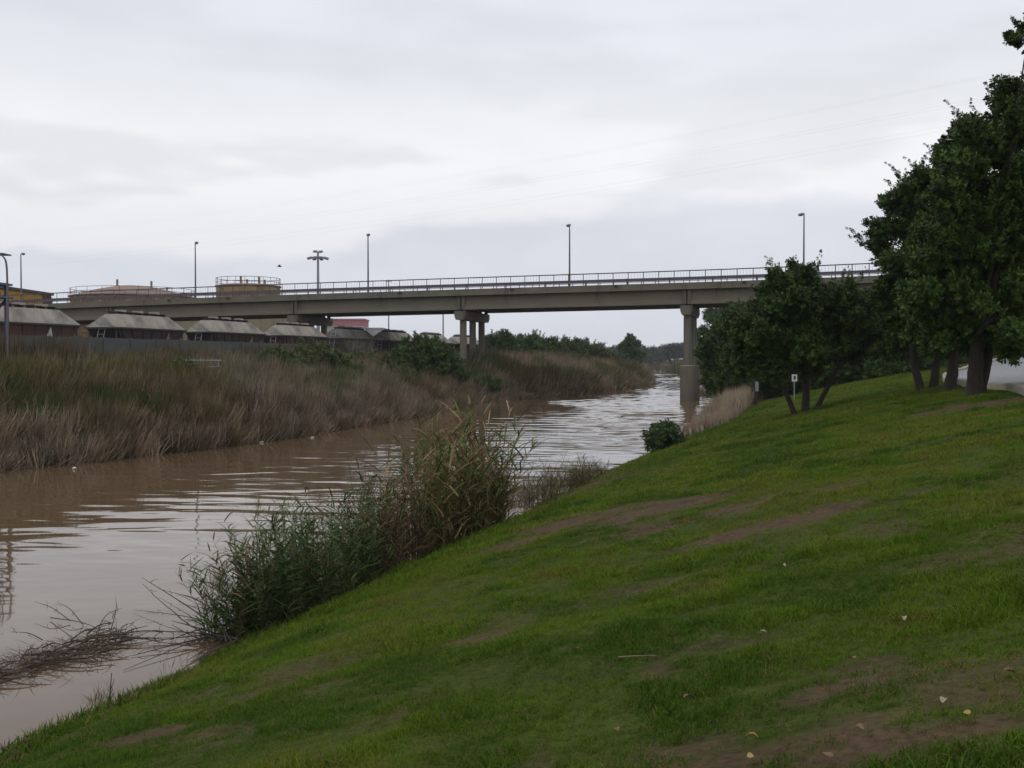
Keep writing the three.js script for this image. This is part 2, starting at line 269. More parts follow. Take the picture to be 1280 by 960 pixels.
// the park road that bends away on the rise, with a raised kerb along the lawn
{
  const edge = new THREE.CatmullRomCurve3([[6.5, 8], [9.6, 17], [12.3, 25], [14.6, 33], [17.2, 41], [21, 50], [27, 60.5], [34, 72], [40, 82], [47, 96], [58, 115]].map(([x, d]) => V(x, 0, -d)));
  const n = 120, pos = [], uv = [], idx = [], st = [];
  for (let i = 0; i <= n; i++) {
    const p = edge.getPoint(i / n), t = edge.getTangent(i / n), side = V(-t.z, 0, t.x);
    for (let k = 0; k <= 12; k++) { const q = p.clone().addScaledVector(side, 0.1 + k * 0.55); pos.push(q.x, H(q.x, -q.z) + 0.075, q.z); uv.push(i * 1.1, k * 0.55); }
    p.y = H(p.x, -p.z) + 0.02; st.push({ o: p, r: side, u: V(0, 1, 0) });
  }
  for (let i = 0; i < n; i++) for (let k = 0; k < 12; k++) { const a = i * 13 + k, b = a + 13; idx.push(a, a + 1, b, a + 1, b + 1, b); }
  const g = new THREE.BufferGeometry(); g.setAttribute('position', new THREE.Float32BufferAttribute(pos, 3)); g.setAttribute('uv', new THREE.Float32BufferAttribute(uv, 2)); g.setIndex(idx); g.computeVertexNormals();
  structure('park_road', g, M.asphalt);
  const kb = new THREE.Group(); kb.name = 'kerb'; kb.userData = { kind: 'structure' }; scene.add(kb);
  const total = edge.getLength(), sec = [[-0.12, -0.2], [0.10, -0.2], [0.10, 0.14], [0.07, 0.165], [-0.09, 0.165], [-0.12, 0.14]];
  for (let a = 0; a + 1 < total; a += 1) { const two = [a + 0.012, a + 0.988].map((q) => { const p = edge.getPointAt(q / total), t = edge.getTangentAt(q / total); p.y = H(p.x, -p.z) + 0.02 + (hash(a, 3) - 0.5) * 0.02; return { o: p, r: V(-t.z, 0, t.x), u: V(0, 1, 0) }; }); mesh('kerb_stone', sweep(sec, two), M.kerb, kb); }
}
const roadSide = (x, d) => x > curve([[8, 6.5], [17, 9.6], [25, 12.3], [33, 14.6], [41, 17.2], [50, 21], [60, 27], [72, 34]])(d) - 0.2;

// ───────────────────────── the bridge ─────────────────────────
const TH = 15 * Math.PI / 180, cT = Math.cos(TH), sT = Math.sin(TH);
const A0 = [16.0, 96];                                            // near edge of the deck above the river pier
const bp = (t, v) => [A0[0] - cT * t + sT * v, A0[1] + sT * t + cT * v];          // t along the bridge, v across it
const tOf = (px) => { const a = ray(px, 452)[0]; return (A0[0] - a * A0[1]) / (cT + a * sT); };
const deckY = smoothCurve([[tOf(1150), EYE + 7.62], [tOf(1004), EYE + 7.42], [tOf(857), EYE + 7.26], [tOf(573), EYE + 7.02], [tOf(300), EYE + 6.74], [tOf(110), EYE + 6.45], [tOf(0), EYE + 6.2], [tOf(0) + 40, EYE + 5.4]]);
const bpt = (t, v, dy = 0) => { const [x, d] = bp(t, v); return V(x, deckY(t) + dy, -d); };
const across = V(sT, 0, -cT), along = V(-cT, 0, -sT), UP = V(0, 1, 0);
const stations = (t0, t1, n, v = 0, dy = 0) => Array.from({ length: n + 1 }, (_, i) => ({ o: bpt(lerp(t0, t1, i / n), v, dy), r: across, u: UP }));
{
  const b = thing('road_bridge', 'long concrete girder road bridge on columns crossing the brown river', 'bridge');
  const tA = tOf(1150) - 18, tB = tOf(0) + 42, W = 9.2, piers = [tOf(1148), tOf(857), tOf(573.5), tOf(364), tOf(132), tOf(0) + 14];
  const cuts = [tA, ...piers, tB];
  // deck slab, one length to each span, with its deep edge beams
  for (let k = 0; k + 1 < cuts.length; k++) {
    const st = stations(cuts[k] + 0.012, cuts[k + 1] - 0.012, Math.max(4, Math.round((cuts[k + 1] - cuts[k]) / 4)));
    mesh('deck_slab', sweep([[0, 0], [0, -0.58], [0.28, -0.58], [0.42, -0.26], [W - 0.42, -0.26], [W - 0.28, -0.58], [W, -0.58], [W, 0], [W - 0.35, 0], [W - 0.4, -0.05], [0.4, -0.05], [0.35, 0]], st), M.concrete, b);
    mesh('carriageway', sweep([[1.5, 0.06], [1.5, -0.045], [W - 1.5, -0.045], [W - 1.5, 0.06]], st), M.deckAsphalt, b);
    for (let q = 0; q < 4; q++) {
      const v = 0.85 + q * (W - 1.7) / 3, g0 = stations(cuts[k] + 0.22, cuts[k + 1] - 0.22, Math.max(4, Math.round((cuts[k + 1] - cuts[k]) / 4)), v);
      mesh('girder', sweep([[-0.32, -0.265], [-0.32, -0.42], [-0.14, -0.58], [-0.14, -1.52], [-0.30, -1.66], [-0.30, -1.93], [0.30, -1.93], [0.30, -1.66], [0.14, -1.52], [0.14, -0.58], [0.32, -0.42], [0.32, -0.265]], g0), M.concrete, b);
    }
  }
  // piers: three columns under a cross-head, bearing blocks, and end diaphragms between the girders
  piers.forEach((t, k) => {
    const p = group('pier', b), y = deckY(t) - 1.94, st0 = (v) => { const [x, d] = bp(t, v); return V(x, y, -d); };
    const head = [[-0.54, -0.12], [0.54, -0.12], [0.54, -0.6], [0.40, -0.98], [-0.40, -0.98], [-0.54, -0.6]];
    mesh('cross_head', sweep(head, [{ o: st0(0.25), r: along, u: UP }, { o: st0(W - 0.25), r: along, u: UP }]), M.concrete, p);
    for (let q = 0; q < 4; q++) for (const s of [-0.3, 0.3]) { const o = st0(0.85 + q * (W - 1.7) / 3).addScaledVector(along, s); const g = box(0.34, 0.14, 0.4, 0, -0.06, 0); g.rotateY(TH); g.translate(o.x, o.y, o.z); mesh('bearing', g, M.steel, p); }
    for (const s of [-0.34, 0.34]) { const g0 = [0.9, W - 0.9].map((v) => ({ o: st0(v).addScaledVector(along, s), r: along, u: UP })); mesh('diaphragm', sweep([[-0.10, 0.2], [0.10, 0.2], [0.10, 1.62], [-0.10, 1.62]], g0), M.concrete, p); }
    for (const s of [-0.30, 0.30]) { const o = st0(0.62).addScaledVector(along, s * 0.75); const g = box(0.3, 1.36, 0.36, 0, 0.70, 0); g.rotateY(TH); g.translate(o.x, o.y, o.z); mesh('girder_end_block', g, M.concrete, p); }
    for (const v of [1.45, 4.6, 7.75]) {
      const o = st0(v), gy = Math.min(-1, H(o.x, -o.z) - 1); const top = o.y - 0.98;
      mesh('column', cyl(0.34, 0.34, V(o.x, gy, o.z), V(o.x, top + 0.02, o.z), 18), M.concrete, p);
      if (k === 1) {   // the pier in the river has thick sleeves up to flood level
        mesh('sleeve', cyl(0.66, 0.66, V(o.x, gy, o.z), V(o.x, 3.15, o.z), 20), M.concrete, p);
        mesh('sleeve_cap', new THREE.CylinderGeometry(0.62, 0.70, 0.12, 20).translate(o.x, 3.21, o.z), M.kerb, p);
      }
    }
    if (k === 1) { const w = [1.45, 7.75].map((v) => ({ o: V(...((q) => [q[0], 0, -q[1]])(bp(t, v))), r: along, u: UP })); mesh('curtain_wall', sweep([[-0.42, -1.5], [0.42, -1.5], [0.42, 3.05], [-0.42, 3.05]], w), M.concrete, p); const w2 = [1.45, 7.75].map((v) => ({ o: V(...((q) => [q[0], 0, -q[1]])(bp(t, v))), r: along, u: UP })); mesh('web_wall', sweep([[-0.22, 3.06], [0.22, 3.06], [0.22, y - 0.99], [-0.22, y - 0.99]], w2), M.concrete, p); }
  });
  // drain spouts on the near edge beam
  for (const px of [212, 285, 500, 640, 770, 930]) { const o = bpt(tOf(px), -0.10, -0.12); const g = box(0.3, 0.16, 0.24); g.rotateY(TH); g.translate(o.x, o.y, o.z); mesh('drain_spout', g, M.steel, b); }
  // railings
  const postG = box(0.06, 1.12, 0.06, 0, 0.56, 0), tiny = box(0.011, 0.86, 0.011, 0, 0.6, 0);
  for (const v of [0.14, W - 0.14]) {
    const r = group('railing', b), t0 = tOf(1150) - 10, t1 = tOf(0) + 14, n = Math.round((t1 - t0) / 1.42);
    mesh('top_rail', sweep([[-0.05, 1.08], [0.05, 1.08], [0.05, 1.17], [-0.05, 1.17]], stations(t0, t1, 60, v)), M.railing, r);
    mesh('lower_rail', sweep([[-0.03, 0.18], [0.03, 0.18], [0.03, 0.23], [-0.03, 0.23]], stations(t0, t1, 60, v)), M.railing, r);
    const bal = [];
    for (let i = 0; i <= n; i++) {
      const t = lerp(t0, t1, i / n), o = bpt(t, v), m = mesh('post', postG, M.railing, r); m.position.set(o.x, o.y - 0.03, o.z); m.rotation.y = TH;
      if (v < 1 && i < n) for (let q = 1; q < 5; q++) { const c = bpt(t + q * (t1 - t0) / n / 5, v, 0); bal.push(tiny.clone().translate(c.x, c.y + 0.04, c.z)); }
    }
    if (bal.length) mesh('balusters', merge(bal), M.railing, r, { kind: 'stuff' });
  }
  for (const v of [1.15, W - 1.15]) {
    const r = group('guardrail', b), t0 = tOf(1150) - 10, t1 = tOf(0) + 14;
    mesh('beam', sweep([[-0.04, 0.34], [0.02, 0.34], [0.05, 0.42], [0.0, 0.49], [0.05, 0.56], [0.02, 0.64], [-0.04, 0.64]], stations(t0, t1, 60, v)), M.guard, r);
    const n = Math.round((t1 - t0) / 4); for (let i = 0; i <= n; i++) { const o = bpt(lerp(t0, t1, i / n), v), m = mesh('post', box(0.1, 0.7, 0.1, 0, 0.29, 0.08), M.guard, r); m.position.copy(o); m.rotation.y = TH; }
  }
}
// the lamps along the bridge
{
  const l0 = (px, top, label) => {
    const t = tOf(px), o = bpt(t, 0.3), d = -o.z, h = Y(top, d) - o.y, l = thing('street_lamp', label, 'street lamp', [o.x, o.y - 0.01, o.z], TH, 'lamps along the bridge');
    mesh('base_plate', box(0.32, 0.05, 0.32, 0, 0.03, 0), M.pole, l);
    mesh('pole', cyl(0.095, 0.055, V(0, 0.05, 0), V(0, h - 0.12, 0), 10), M.pole, l);
    const arm = mesh('arm', cyl(0.05, 0.04, V(0, h - 0.16, 0), V(0.06, h - 0.05, -0.5), 8), M.pole, l);
    const head = new THREE.SphereGeometry(1, 12, 8).scale(0.2, 0.13, 0.5).translate(0.12, h - 0.02, -0.7); mesh('lamp_head', head, M.lampHead, l);
    mesh('lens', new THREE.SphereGeometry(1, 10, 6).scale(0.15, 0.07, 0.33).translate(0.12, h - 0.11, -0.72), M.glass, l);
  };
  l0(1004, 266, 'street lamp on the bridge above the small double-trunked tree');
  l0(711, 280, 'street lamp on the bridge midway over the river span');
  l0(459, 292, 'street lamp on the bridge beside the cluster floodlight mast');
  l0(243, 302, 'street lamp on the bridge between the two storage tanks');
  l0(25, 316, 'street lamp on the bridge behind the yellow shed');
}

// ───────────────────────── the railway and what stands beyond ─────────────────────────
const TR = [[-28.9, 62], [13, 42]];                               // train line: start and direction (x, depth)
const trLen = Math.hypot(...TR[1]), tu = [TR[1][0] / trLen, TR[1][1] / trLen], trainTurn = Math.atan2(tu[1], tu[0]);
const RAIL = 2.82;
{
  const ln = (s, v) => V(TR[0][0] + tu[0] * s + tu[1] * v, 0, -(TR[0][1] + tu[1] * s - tu[0] * v)), side = V(tu[1], 0, tu[0]);
  const st = (v) => [-70, -30, 0, 40, 80, 112].map((s) => ({ o: ln(s, v).setY(RAIL), r: side, u: UP }));
  const tr = thing('railway_track', 'railway track on a stone bed under the row of hopper wagons', 'track');
  mesh('ballast', sweep([[-2.6, -0.9], [2.6, -0.9], [1.7, -0.14], [-1.7, -0.14]], st(0)), M.greyWall, tr);
  for (const v of [-0.75, 0.75]) mesh('rail', sweep([[-0.035, -0.145], [0.035, -0.145], [0.035, 0], [-0.035, 0]], st(v)), M.steel, tr);
  // the hopper wagons
  const hull = (pts, faces) => { const s = new Soup(); for (const f of faces) for (let k = 1; k + 1 < f.length; k++) s.tri(pts[f[0]], pts[f[k]], pts[f[k + 1]]); const g = s.build(); const p = g.attributes.position, uv = []; for (let i = 0; i < p.count; i++) uv.push(p.getX(i) + p.getZ(i) * 0.3, p.getY(i) + p.getZ(i) * 0.5); g.setAttribute('uv', new THREE.Float32BufferAttribute(uv, 2)); return g; };
  const frustum = (x0, z0, y0, x1, z1, y1) => { const P = [[-x0, y0, -z0], [x0, y0, -z0], [x0, y0, z0], [-x0, y0, z0], [-x1, y1, -z1], [x1, y1, -z1], [x1, y1, z1], [-x1, y1, z1]].map((a) => V(...a)); return hull(P, [[0, 1, 2, 3], [7, 6, 5, 4], [4, 5, 1, 0], [5, 6, 2, 1], [6, 7, 3, 2], [7, 4, 0, 3]]); };
  const wagon = (label, roofM, bodyM, marked) => {
    const w = thing('hopper_wagon', label, 'wagon', [0, 0, 0], 0, 'hopper wagons in the train');
    mesh('roof', frustum(3.75, 1.25, 3.05, 2.75, 0.5, 3.95), roofM, w);
    mesh('eave', box(7.66, 0.1, 2.64, 0, 3.0, 0), M.steel, w);
    const wk = mesh('roof_walkway', box(5.5, 0.05, 0.6, 0, 4.12, 0), M.steel, w); for (let k = -3; k <= 3; k++) mesh('bracket', box(0.05, 0.2, 0.6, k * 0.88, 4.0, 0), M.steel, wk);
    for (const x of [-1.8, 0, 1.8]) mesh('hatch', new THREE.CylinderGeometry(0.36, 0.4, 0.16, 14).translate(x, 4.18, 0), roofM, w);
    mesh('hopper_body', frustum(2.2, 0.92, 1.0, 3.68, 1.22, 2.95), bodyM, w);
    for (const z of [-1, 1]) for (let k = 0; k < 7; k++) { const x = -3.3 + k * 1.1, a = V(x, 2.92, z * 1.24), b = V(x * 0.62, 1.05, z * 0.95); mesh('rib', cyl(0.06, 0.06, a, b, 4), bodyM, w); }
    for (const x of [-1.5, 0, 1.5]) mesh('discharge_chute', frustum(0.3, 0.4, 0.45, 0.65, 0.85, 1.02).translate(x, 0, 0), bodyM, w);
    mesh('underframe', merge([box(8.9, 0.26, 0.2, 0, 0.98, -1.0), box(8.9, 0.26, 0.2, 0, 0.98, 1.0), box(0.2, 0.3, 2.4, -4.5, 0.98, 0), box(0.2, 0.3, 2.4, 4.5, 0.98, 0)]), M.steel, w);
    for (const x of [-3.6, 3.6]) for (const z of [-1.05, 1.05]) mesh('end_post', cyl(0.06, 0.06, V(x, 1.05, z), V(x, 2.95, z), 6), M.steel, w);
    for (const x of [-4.7, 4.7]) for (const z of [-0.85, 0.85]) mesh('buffer', new THREE.CylinderGeometry(0.2, 0.12, 0.45, 12).rotateZ(x > 0 ? -Math.PI / 2 : Math.PI / 2).translate(x + Math.sign(x) * 0.15, 0.98, z), M.steel, w);
    const lad = group('ladder', w); for (const z of [-0.25, 0.25]) mesh('stile', cyl(0.025, 0.025, V(-4.3, 1.0, z), V(-3.4, 3.8, z), 5), M.galvanised, lad); for (let k = 0; k < 8; k++) { const t = (k + 0.5) / 8; mesh('rung', box(0.03, 0.03, 0.5, lerp(-4.3, -3.4, t), lerp(1, 3.8, t), 0), M.galvanised, lad); }
    for (const x of [-2.9, 2.9]) { const bo = group('bogie', w); mesh('side_frame', merge([box(2.5, 0.3, 0.14, x, 0.55, -0.98), box(2.5, 0.3, 0.14, x, 0.55, 0.98)]), M.steel, bo); for (const dx of [-0.9, 0.9]) for (const z of [-0.75, 0.75]) mesh('wheel', new THREE.CylinderGeometry(0.45, 0.47, 0.13, 20).rotateX(Math.PI / 2).translate(x + dx, 0.47, z), M.steel, bo); }
    if (marked) {   // painted white triangle on the side towards the river
      const tri = new THREE.Shape([[-0.42, 0], [0.42, 0], [0, 0.95]].map((p) => new THREE.Vector2(...p))); tri.holes.push(new THREE.Path([[-0.17, 0.14], [0.17, 0.14], [0.02, 0.5]].map((p) => new THREE.Vector2(...p))));
      const g = new THREE.ExtrudeGeometry(tri, { depth: 0.02, bevelEnabled: false }); g.rotateX(-Math.atan2(0.37, 1.95) * -1); g.translate(marked, 1.9, 1.12); mesh('triangle_mark', g, marked < 1.5 ? M.whitePaint : M.wagonPale, w);
    }
    return w;
  };
  const wg = [
    ['rusty hopper wagon with white triangle mark beside the blue post', M.wagonRoof, M.wagon, 1.1], ['dark red hopper wagon second from the blue post', M.wagonRoof, M.wagonDark, 1.7], ['dark red hopper wagon third from the blue post', M.wagonRoof, M.wagonDark, 1.7],
    ['dusty-roofed hopper wagon in front of the low bridge pier', M.wagonRoof, M.wagon, 1.7], ['dark-roofed hopper wagon with pale dusty body under the bridge', M.wagonRoofDark, M.wagonPale, 0], ['hopper wagon just beyond the dark-roofed one', M.wagonRoof, M.wagonDark, 0], ['hopper wagon beside the thin pole beyond the bridge', M.wagonRoof, M.wagon, 0], ['farthest hopper wagon, showing behind the three bridge columns', M.wagonRoof, M.wagonDark, 0]];
  wg.forEach((a, i) => { const w = wagon(...a), p = ln(i * 10.95 - 0.6, 0); w.position.set(p.x, RAIL, p.z); w.rotation.y = trainTurn; });
  // grey wall of concrete slabs between the reeds and the train
  const wall = thing('slab_wall', 'weathered grey concrete slab wall standing before the train', 'wall');
  for (let s = -24; s < 26; s += 2.5) {
    const a = ln(s + 1.25, 4.6), q = mesh('panel', box(2.47, 2.9 + 0.05 * hash(s, 3), 0.14, 0, 1.3, 0), M.greyWall, wall); q.position.set(a.x, 2.25, a.z); q.rotation.y = trainTurn; q.rotation.z = (hash(s, 5) - 0.5) * 0.012;
    const b = ln(s, 4.6), pst = mesh('post', box(0.2, 3.0, 0.24, 0, 1.3, 0), M.greyWall, wall); pst.position.set(b.x, 2.25, b.z); pst.rotation.y = trainTurn;
  }
  // handrail on a small headwall above the bank
  const [hx0, hx1] = [X(222, 57), X(272, 57)], hy = H((hx0 + hx1) / 2, 57);
  const hr = thing('culvert_headwall', 'small concrete headwall with a pale pipe handrail in the bank vegetation', 'headwall', [(hx0 + hx1) / 2, hy, -57], 0.2);
  mesh('wall', box(2.4, 1.0, 0.3, 0, 0.3, 0), M.greyWall, hr);
  for (const x of [-1.1, 0, 1.1]) mesh('post', cyl(0.035, 0.035, V(x, 0.75, 0), V(x, 1.5, 0), 8), M.galvanised, hr);
  for (const y of [1.15, 1.5]) mesh('rail', cyl(0.035, 0.035, V(-1.25, y, 0), V(1.25, y, 0), 8), M.galvanised, hr);
}
// the blue loading frame and its bent pipe at the edge of the yard
{
  const d = 52, x = X(-2, d), gy = H(x, d), fr = thing('loading_frame', 'blue steel frame with a caged ladder beside the train', 'frame', [x, gy, -d]);
  for (const z of [-0.9, 0.9]) for (const dx of [-1.6, 0]) mesh('post', box(0.16, Y(352, d) - gy, 0.16, dx, (Y(352, d) - gy) / 2, z), M.bluePaint, fr);
  for (const h of [2.2, 4.4, Y(352, d) - gy - 0.1]) mesh('platform', box(2.1, 0.1, 2.1, -0.8, h, 0), M.bluePaint, fr);
  for (const z of [-0.9, 0.9]) mesh('brace', cyl(0.05, 0.05, V(-1.6, 2.2, z), V(0, 4.4, z), 6), M.bluePaint, fr);
  const y0 = Y(352, d) - gy, y1 = Y(300, d) - gy; const lad = group('ladder', fr);
  for (const dz of [0, 0.35]) mesh('stile', cyl(0.03, 0.03, V(0.08, y0, dz), V(0.08, y1, dz), 6), M.bluePaint, lad);
  for (let k = 0; k < 9; k++) mesh('rung', box(0.03, 0.03, 0.35, 0.08, lerp(y0, y1, (k + 0.5) / 9), 0.175), M.bluePaint, lad);
  mesh('top_platform', box(0.9, 0.06, 0.9, 0.05, Y(318, d) - gy, 0), M.bluePaint, fr);
  const x2 = X(9.5, 48), g2 = H(x2, 48), top = Y(318, 48) - g2, pp = thing('bent_pipe', 'tall thin pipe post bent over at its top beside the blue frame', 'pipe', [x2, g2, -48]);
  mesh('pipe', taperTube([V(0, -0.1, 0), V(0, top * 0.5, 0), V(0, top - 0.55, 0), V(-0.08, top - 0.2, 0), V(-0.3, top, 0), V(-0.62, top - 0.02, 0)], [0.045, 0.045], 10), M.pole, pp);
  mesh('flange', new THREE.CylinderGeometry(0.14, 0.14, 0.05, 14).translate(0, 0.05, 0), M.galvanised, pp);
}
// tanks, sheds and far buildings beyond the bridge
function cylWall(r, h, n = 48) { const g = new THREE.CylinderGeometry(r, r, h, n, 1, true).translate(0, h / 2, 0); const uv = g.attributes.uv; for (let i = 0; i < uv.count; i++) uv.setXY(i, uv.getX(i) * r * 6.283, uv.getY(i) * h); return g; }
{
  const tank = (px, w, d, eaveY, topY, label, dome) => {
    const r = w / 2 / F * d, x = X(px, d), gy = H(x, d) - 0.3, h = Y(eaveY, d) - gy, rise = Y(topY, d) - gy - h, t = thing('storage_tank', label, 'tank', [x, gy, -d]);
    mesh('wall', cylWall(r, h), M.ochre, t);
    const pr = []; for (let k = 0; k <= 10; k++) { const a = k / 10; pr.push(new THREE.Vector2(Math.max(0.001, r * 1.01 * (1 - a)), h + rise * (dome ? Math.sin(a * Math.PI / 2) : Math.min(1, a * 6) * 0.5))); }
    mesh('roof', new THREE.LatheGeometry(pr, 48), M.tank, t);
    mesh('rim', new THREE.TorusGeometry(r * 1.01, 0.12, 6, 48).rotateX(Math.PI / 2).translate(0, h, 0), M.tank, t);
    const rl = group('railing', t); const n = 22;
    for (let k = 0; k < n; k++) { const a = k / n * 6.283; mesh('post', cyl(0.03, 0.03, V(Math.cos(a) * r, h, Math.sin(a) * r), V(Math.cos(a) * r, h + 1.1, Math.sin(a) * r), 5), M.railing, rl); }
    for (const y of [0.55, 1.1]) mesh('rail', new THREE.TorusGeometry(r, 0.035, 5, 48).rotateX(Math.PI / 2).translate(0, h + y, 0), M.railing, rl);
    for (const [a, q] of [[0.6, 0.5], [2.2, 0.3], [4.4, 0.6], [5.3, 0.7]]) mesh('vent', cyl(0.16, 0.16, V(Math.cos(a) * r * q, h, Math.sin(a) * r * q), V(Math.cos(a) * r * q, h + rise * (1 - q * q) + 0.9, Math.sin(a) * r * q), 8), M.tank, t);
    for (let k = 1; k < 6; k++) mesh('wall_band', new THREE.TorusGeometry(r + 0.02, 0.05, 4, 48).rotateX(Math.PI / 2).translate(0, h * k / 6, 0), M.ochre, t);
  };
  tank(167, 146, 150, 372, 357, 'wide ochre storage tank with low domed roof behind the bridge', true);
  tank(311, 78, 142, 358.5, 354, 'narrow ochre storage tank with flat railed roof behind the bridge', false);
  const shed = (name, px0, px1, d, topY, label, mat, roofMat, depth = 12, nwin = 0) => {
    const x0 = X(px0, d), x1 = X(px1, d), gy = H((x0 + x1) / 2, d) - 0.4, h = Y(topY, d) - gy, w = x1 - x0, o = thing(name, label, 'building', [(x0 + x1) / 2, gy, -d - depth / 2]);
    const g = box(w, h, depth, 0, h / 2, 0); const p = g.attributes.position, uv = g.attributes.uv; for (let i = 0; i < p.count; i++) uv.setXY(i, p.getX(i) + p.getZ(i), p.getY(i)); mesh('wall', g, mat, o);
    mesh('roof', box(w + 0.5, 0.35, depth + 0.5, 0, h + 0.17, 0), roofMat, o); mesh('door', box(Math.min(3, w * 0.2), Math.min(3.4, h * 0.5), 0.12, w * 0.2, Math.min(3.4, h * 0.5) / 2 + 0.3, depth / 2 + 0.03), M.steel, o);
    for (let k = 0; k < nwin; k++) mesh('window', box(w / nwin * 0.5, 0.9, 0.1, (k + 0.5) / nwin * w - w / 2, h * 0.62, depth / 2 + 0.03), M.glass, o);
    return [o, h, w];
  };
  // yellow shed: corrugated panels and a low-pitched dark roof
  const [ys, yh, yw] = shed('yellow_shed', -150, 2, 128, 360.5, 'yellow corrugated shed with a dark roof rising behind the bridge', M.yellow, M.darkRoof, 14, 0);
  for (let k = 0; k < 10; k++) mesh('cladding_panel', box(0.08, yh - 0.4, 1.34, yw / 2 + 0.03, yh / 2, (k + 0.5) * 1.4 - 7), k < 2 ? M.wagon : M.yellow, ys);
  shed('beige_warehouse', 216, 368, 136, 378, 'long beige warehouse below the bridge deck behind the wagons', M.beige, M.darkRoof, 10, 0);
  shed('pale_block', 408, 452, 300, 409, 'pale block under the pink upper storey beyond the bridge', M.pale, M.pale, 14, 3);
  { const d = 306, o = thing('pink_block', 'pink-fronted building showing above the dark-roofed wagon', 'building', [X(432, d), H(X(432, d), d), -d - 6]); const h = Y(400, d) - H(X(432, d), d), w = X(455, d) - X(410, d); mesh('wall', box(w, h, 10, 0, h / 2, 0), M.pink, o); mesh('parapet', box(w + 0.4, 0.5, 10.4, 0, h + 0.2, 0), M.pink, o); }
  shed('low_pale_block', 452, 478, 310, 411, 'low pale flat-roofed building beside the pink one', M.pale, M.pale, 12, 2);
  shed('far_flat_building', 806, 838, 640, 437, 'long flat building with blue-grey roof far down the river', M.pale, M.blueRoof, 16, 5);
  // cluster floodlight mast
  const d = 165, x = X(398, d), gy = H(x, d), h = Y(322, d) - gy, ms = thing('floodlight_mast', 'tall mast with a ring of floodlights beyond the bridge', 'light mast', [x, gy, -d]);
  mesh('pole', cyl(0.34, 0.16, V(0, 0, 0), V(0, h + 0.9, 0), 12), M.galvanised, ms);
  mesh('ring', new THREE.TorusGeometry(1.1, 0.07, 6, 28).rotateX(Math.PI / 2).translate(0, h, 0), M.galvanised, ms);
  for (let k = 0; k < 8; k++) { const a = k / 8 * 6.283 + 0.2, c = Math.cos(a), s = Math.sin(a); mesh('arm', cyl(0.05, 0.05, V(0, h + 0.1, 0), V(c * 1.2, h, s * 1.2), 6), M.galvanised, ms); const g = box(0.62, 0.26, 0.5); g.rotateZ(-0.3); g.rotateY(-a); mesh('floodlight', g.translate(c * 1.42, h - 0.08, s * 1.42), M.lampHead, ms); }
  for (let k = 0; k < 4; k++) { const a = k / 4 * 6.283 + 0.5, c = Math.cos(a), s = Math.sin(a); const g = box(0.5, 0.26, 0.44); g.rotateY(-a); mesh('floodlight', g.translate(c * 0.6, h + 0.95, s * 0.6), M.lampHead, ms); }
  const thin = (px, dd, top, label) => { const xx = X(px, dd), g = H(xx, dd), hh = Y(top, dd) - g, o = thing('utility_pole', label, 'pole', [xx, g, -dd]); mesh('shaft', cyl(0.14, 0.09, V(0, 0, 0), V(0, hh, 0), 8), M.pole, o); mesh('crossarm', box(1.3, 0.1, 0.1, 0, hh - 0.4, 0), M.pole, o); for (const q of [-0.55, 0.55]) mesh('insulator', cyl(0.05, 0.05, V(q, hh - 0.35, 0), V(q, hh - 0.15, 0), 6), M.lampHead, o); };
  thin(554, 180, 372, 'thin pole beyond the bridge seen beside the three columns');
  thin(486, 210, 349.5, 'thin pole top just showing above the bridge railing');
  thin(756, 260, 427, 'short thin pole above the shrubs along the far bank');
}
// power lines crossing high over the yard towards the park
for (let k = 0; k < 6; k++) {
  const up = [0, 1.3, 4.2, 5.4, 8.6, 9.7][k], a = V(-190 + k * 2, 29 + up, -300 - k), b = V(92 + k * 3, 33 + up, -84 - k * 2), pts = [];
  for (let i = 0; i <= 24; i++) { const t = i / 24, p = a.clone().lerp(b, t); p.y -= 4 * 5.5 * t * (1 - t); pts.push(p); }
  const w = mesh('power_line', new THREE.TubeGeometry(new THREE.CatmullRomCurve3(pts), 60, 0.0032, 4), M.wire); w.userData = { label: 'thin power line strung across the grey sky above the bridge', category: 'power line', group: 'power lines across the sky' };
}
// a bird on the wing
{
  const d = 110, s = new Soup(), o = [V(0, 0, 0)];
  const body = new THREE.SphereGeometry(1, 10, 8).scale(0.24, 0.07, 0.075); const wing = (k) => { s.tri(V(0.1, 0.03, 0), V(-0.08, 0.03, 0), V(0.02, 0.17, k * 0.28)); s.tri(V(0.02, 0.17, k * 0.28), V(-0.08, 0.03, 0), V(-0.11, 0.15, k * 0.28)); s.tri(V(0.02, 0.17, k * 0.28), V(-0.11, 0.15, k * 0.28), V(-0.14, 0.13, k * 0.6)); };
  wing(1); wing(-1); s.tri(V(-0.2, 0.01, 0.02), V(-0.2, 0.01, -0.02), V(-0.36, 0.02, 0.06)); s.tri(V(-0.2, 0.01, -0.02), V(-0.36, 0.02, -0.06), V(-0.36, 0.02, 0.06));
  const bt = thing('flying_bird', 'small dark bird flying above the bridge beside the floodlight mast', 'bird', [X(350, d), Y(333, d), -d], 0.5);
  mesh('body', body, M.steel, bt); mesh('wing', s.build(), M.steel, bt); mesh('beak', new THREE.ConeGeometry(0.02, 0.07, 6).rotateZ(-Math.PI / 2).translate(0.27, 0, 0), M.ochre, bt);
}
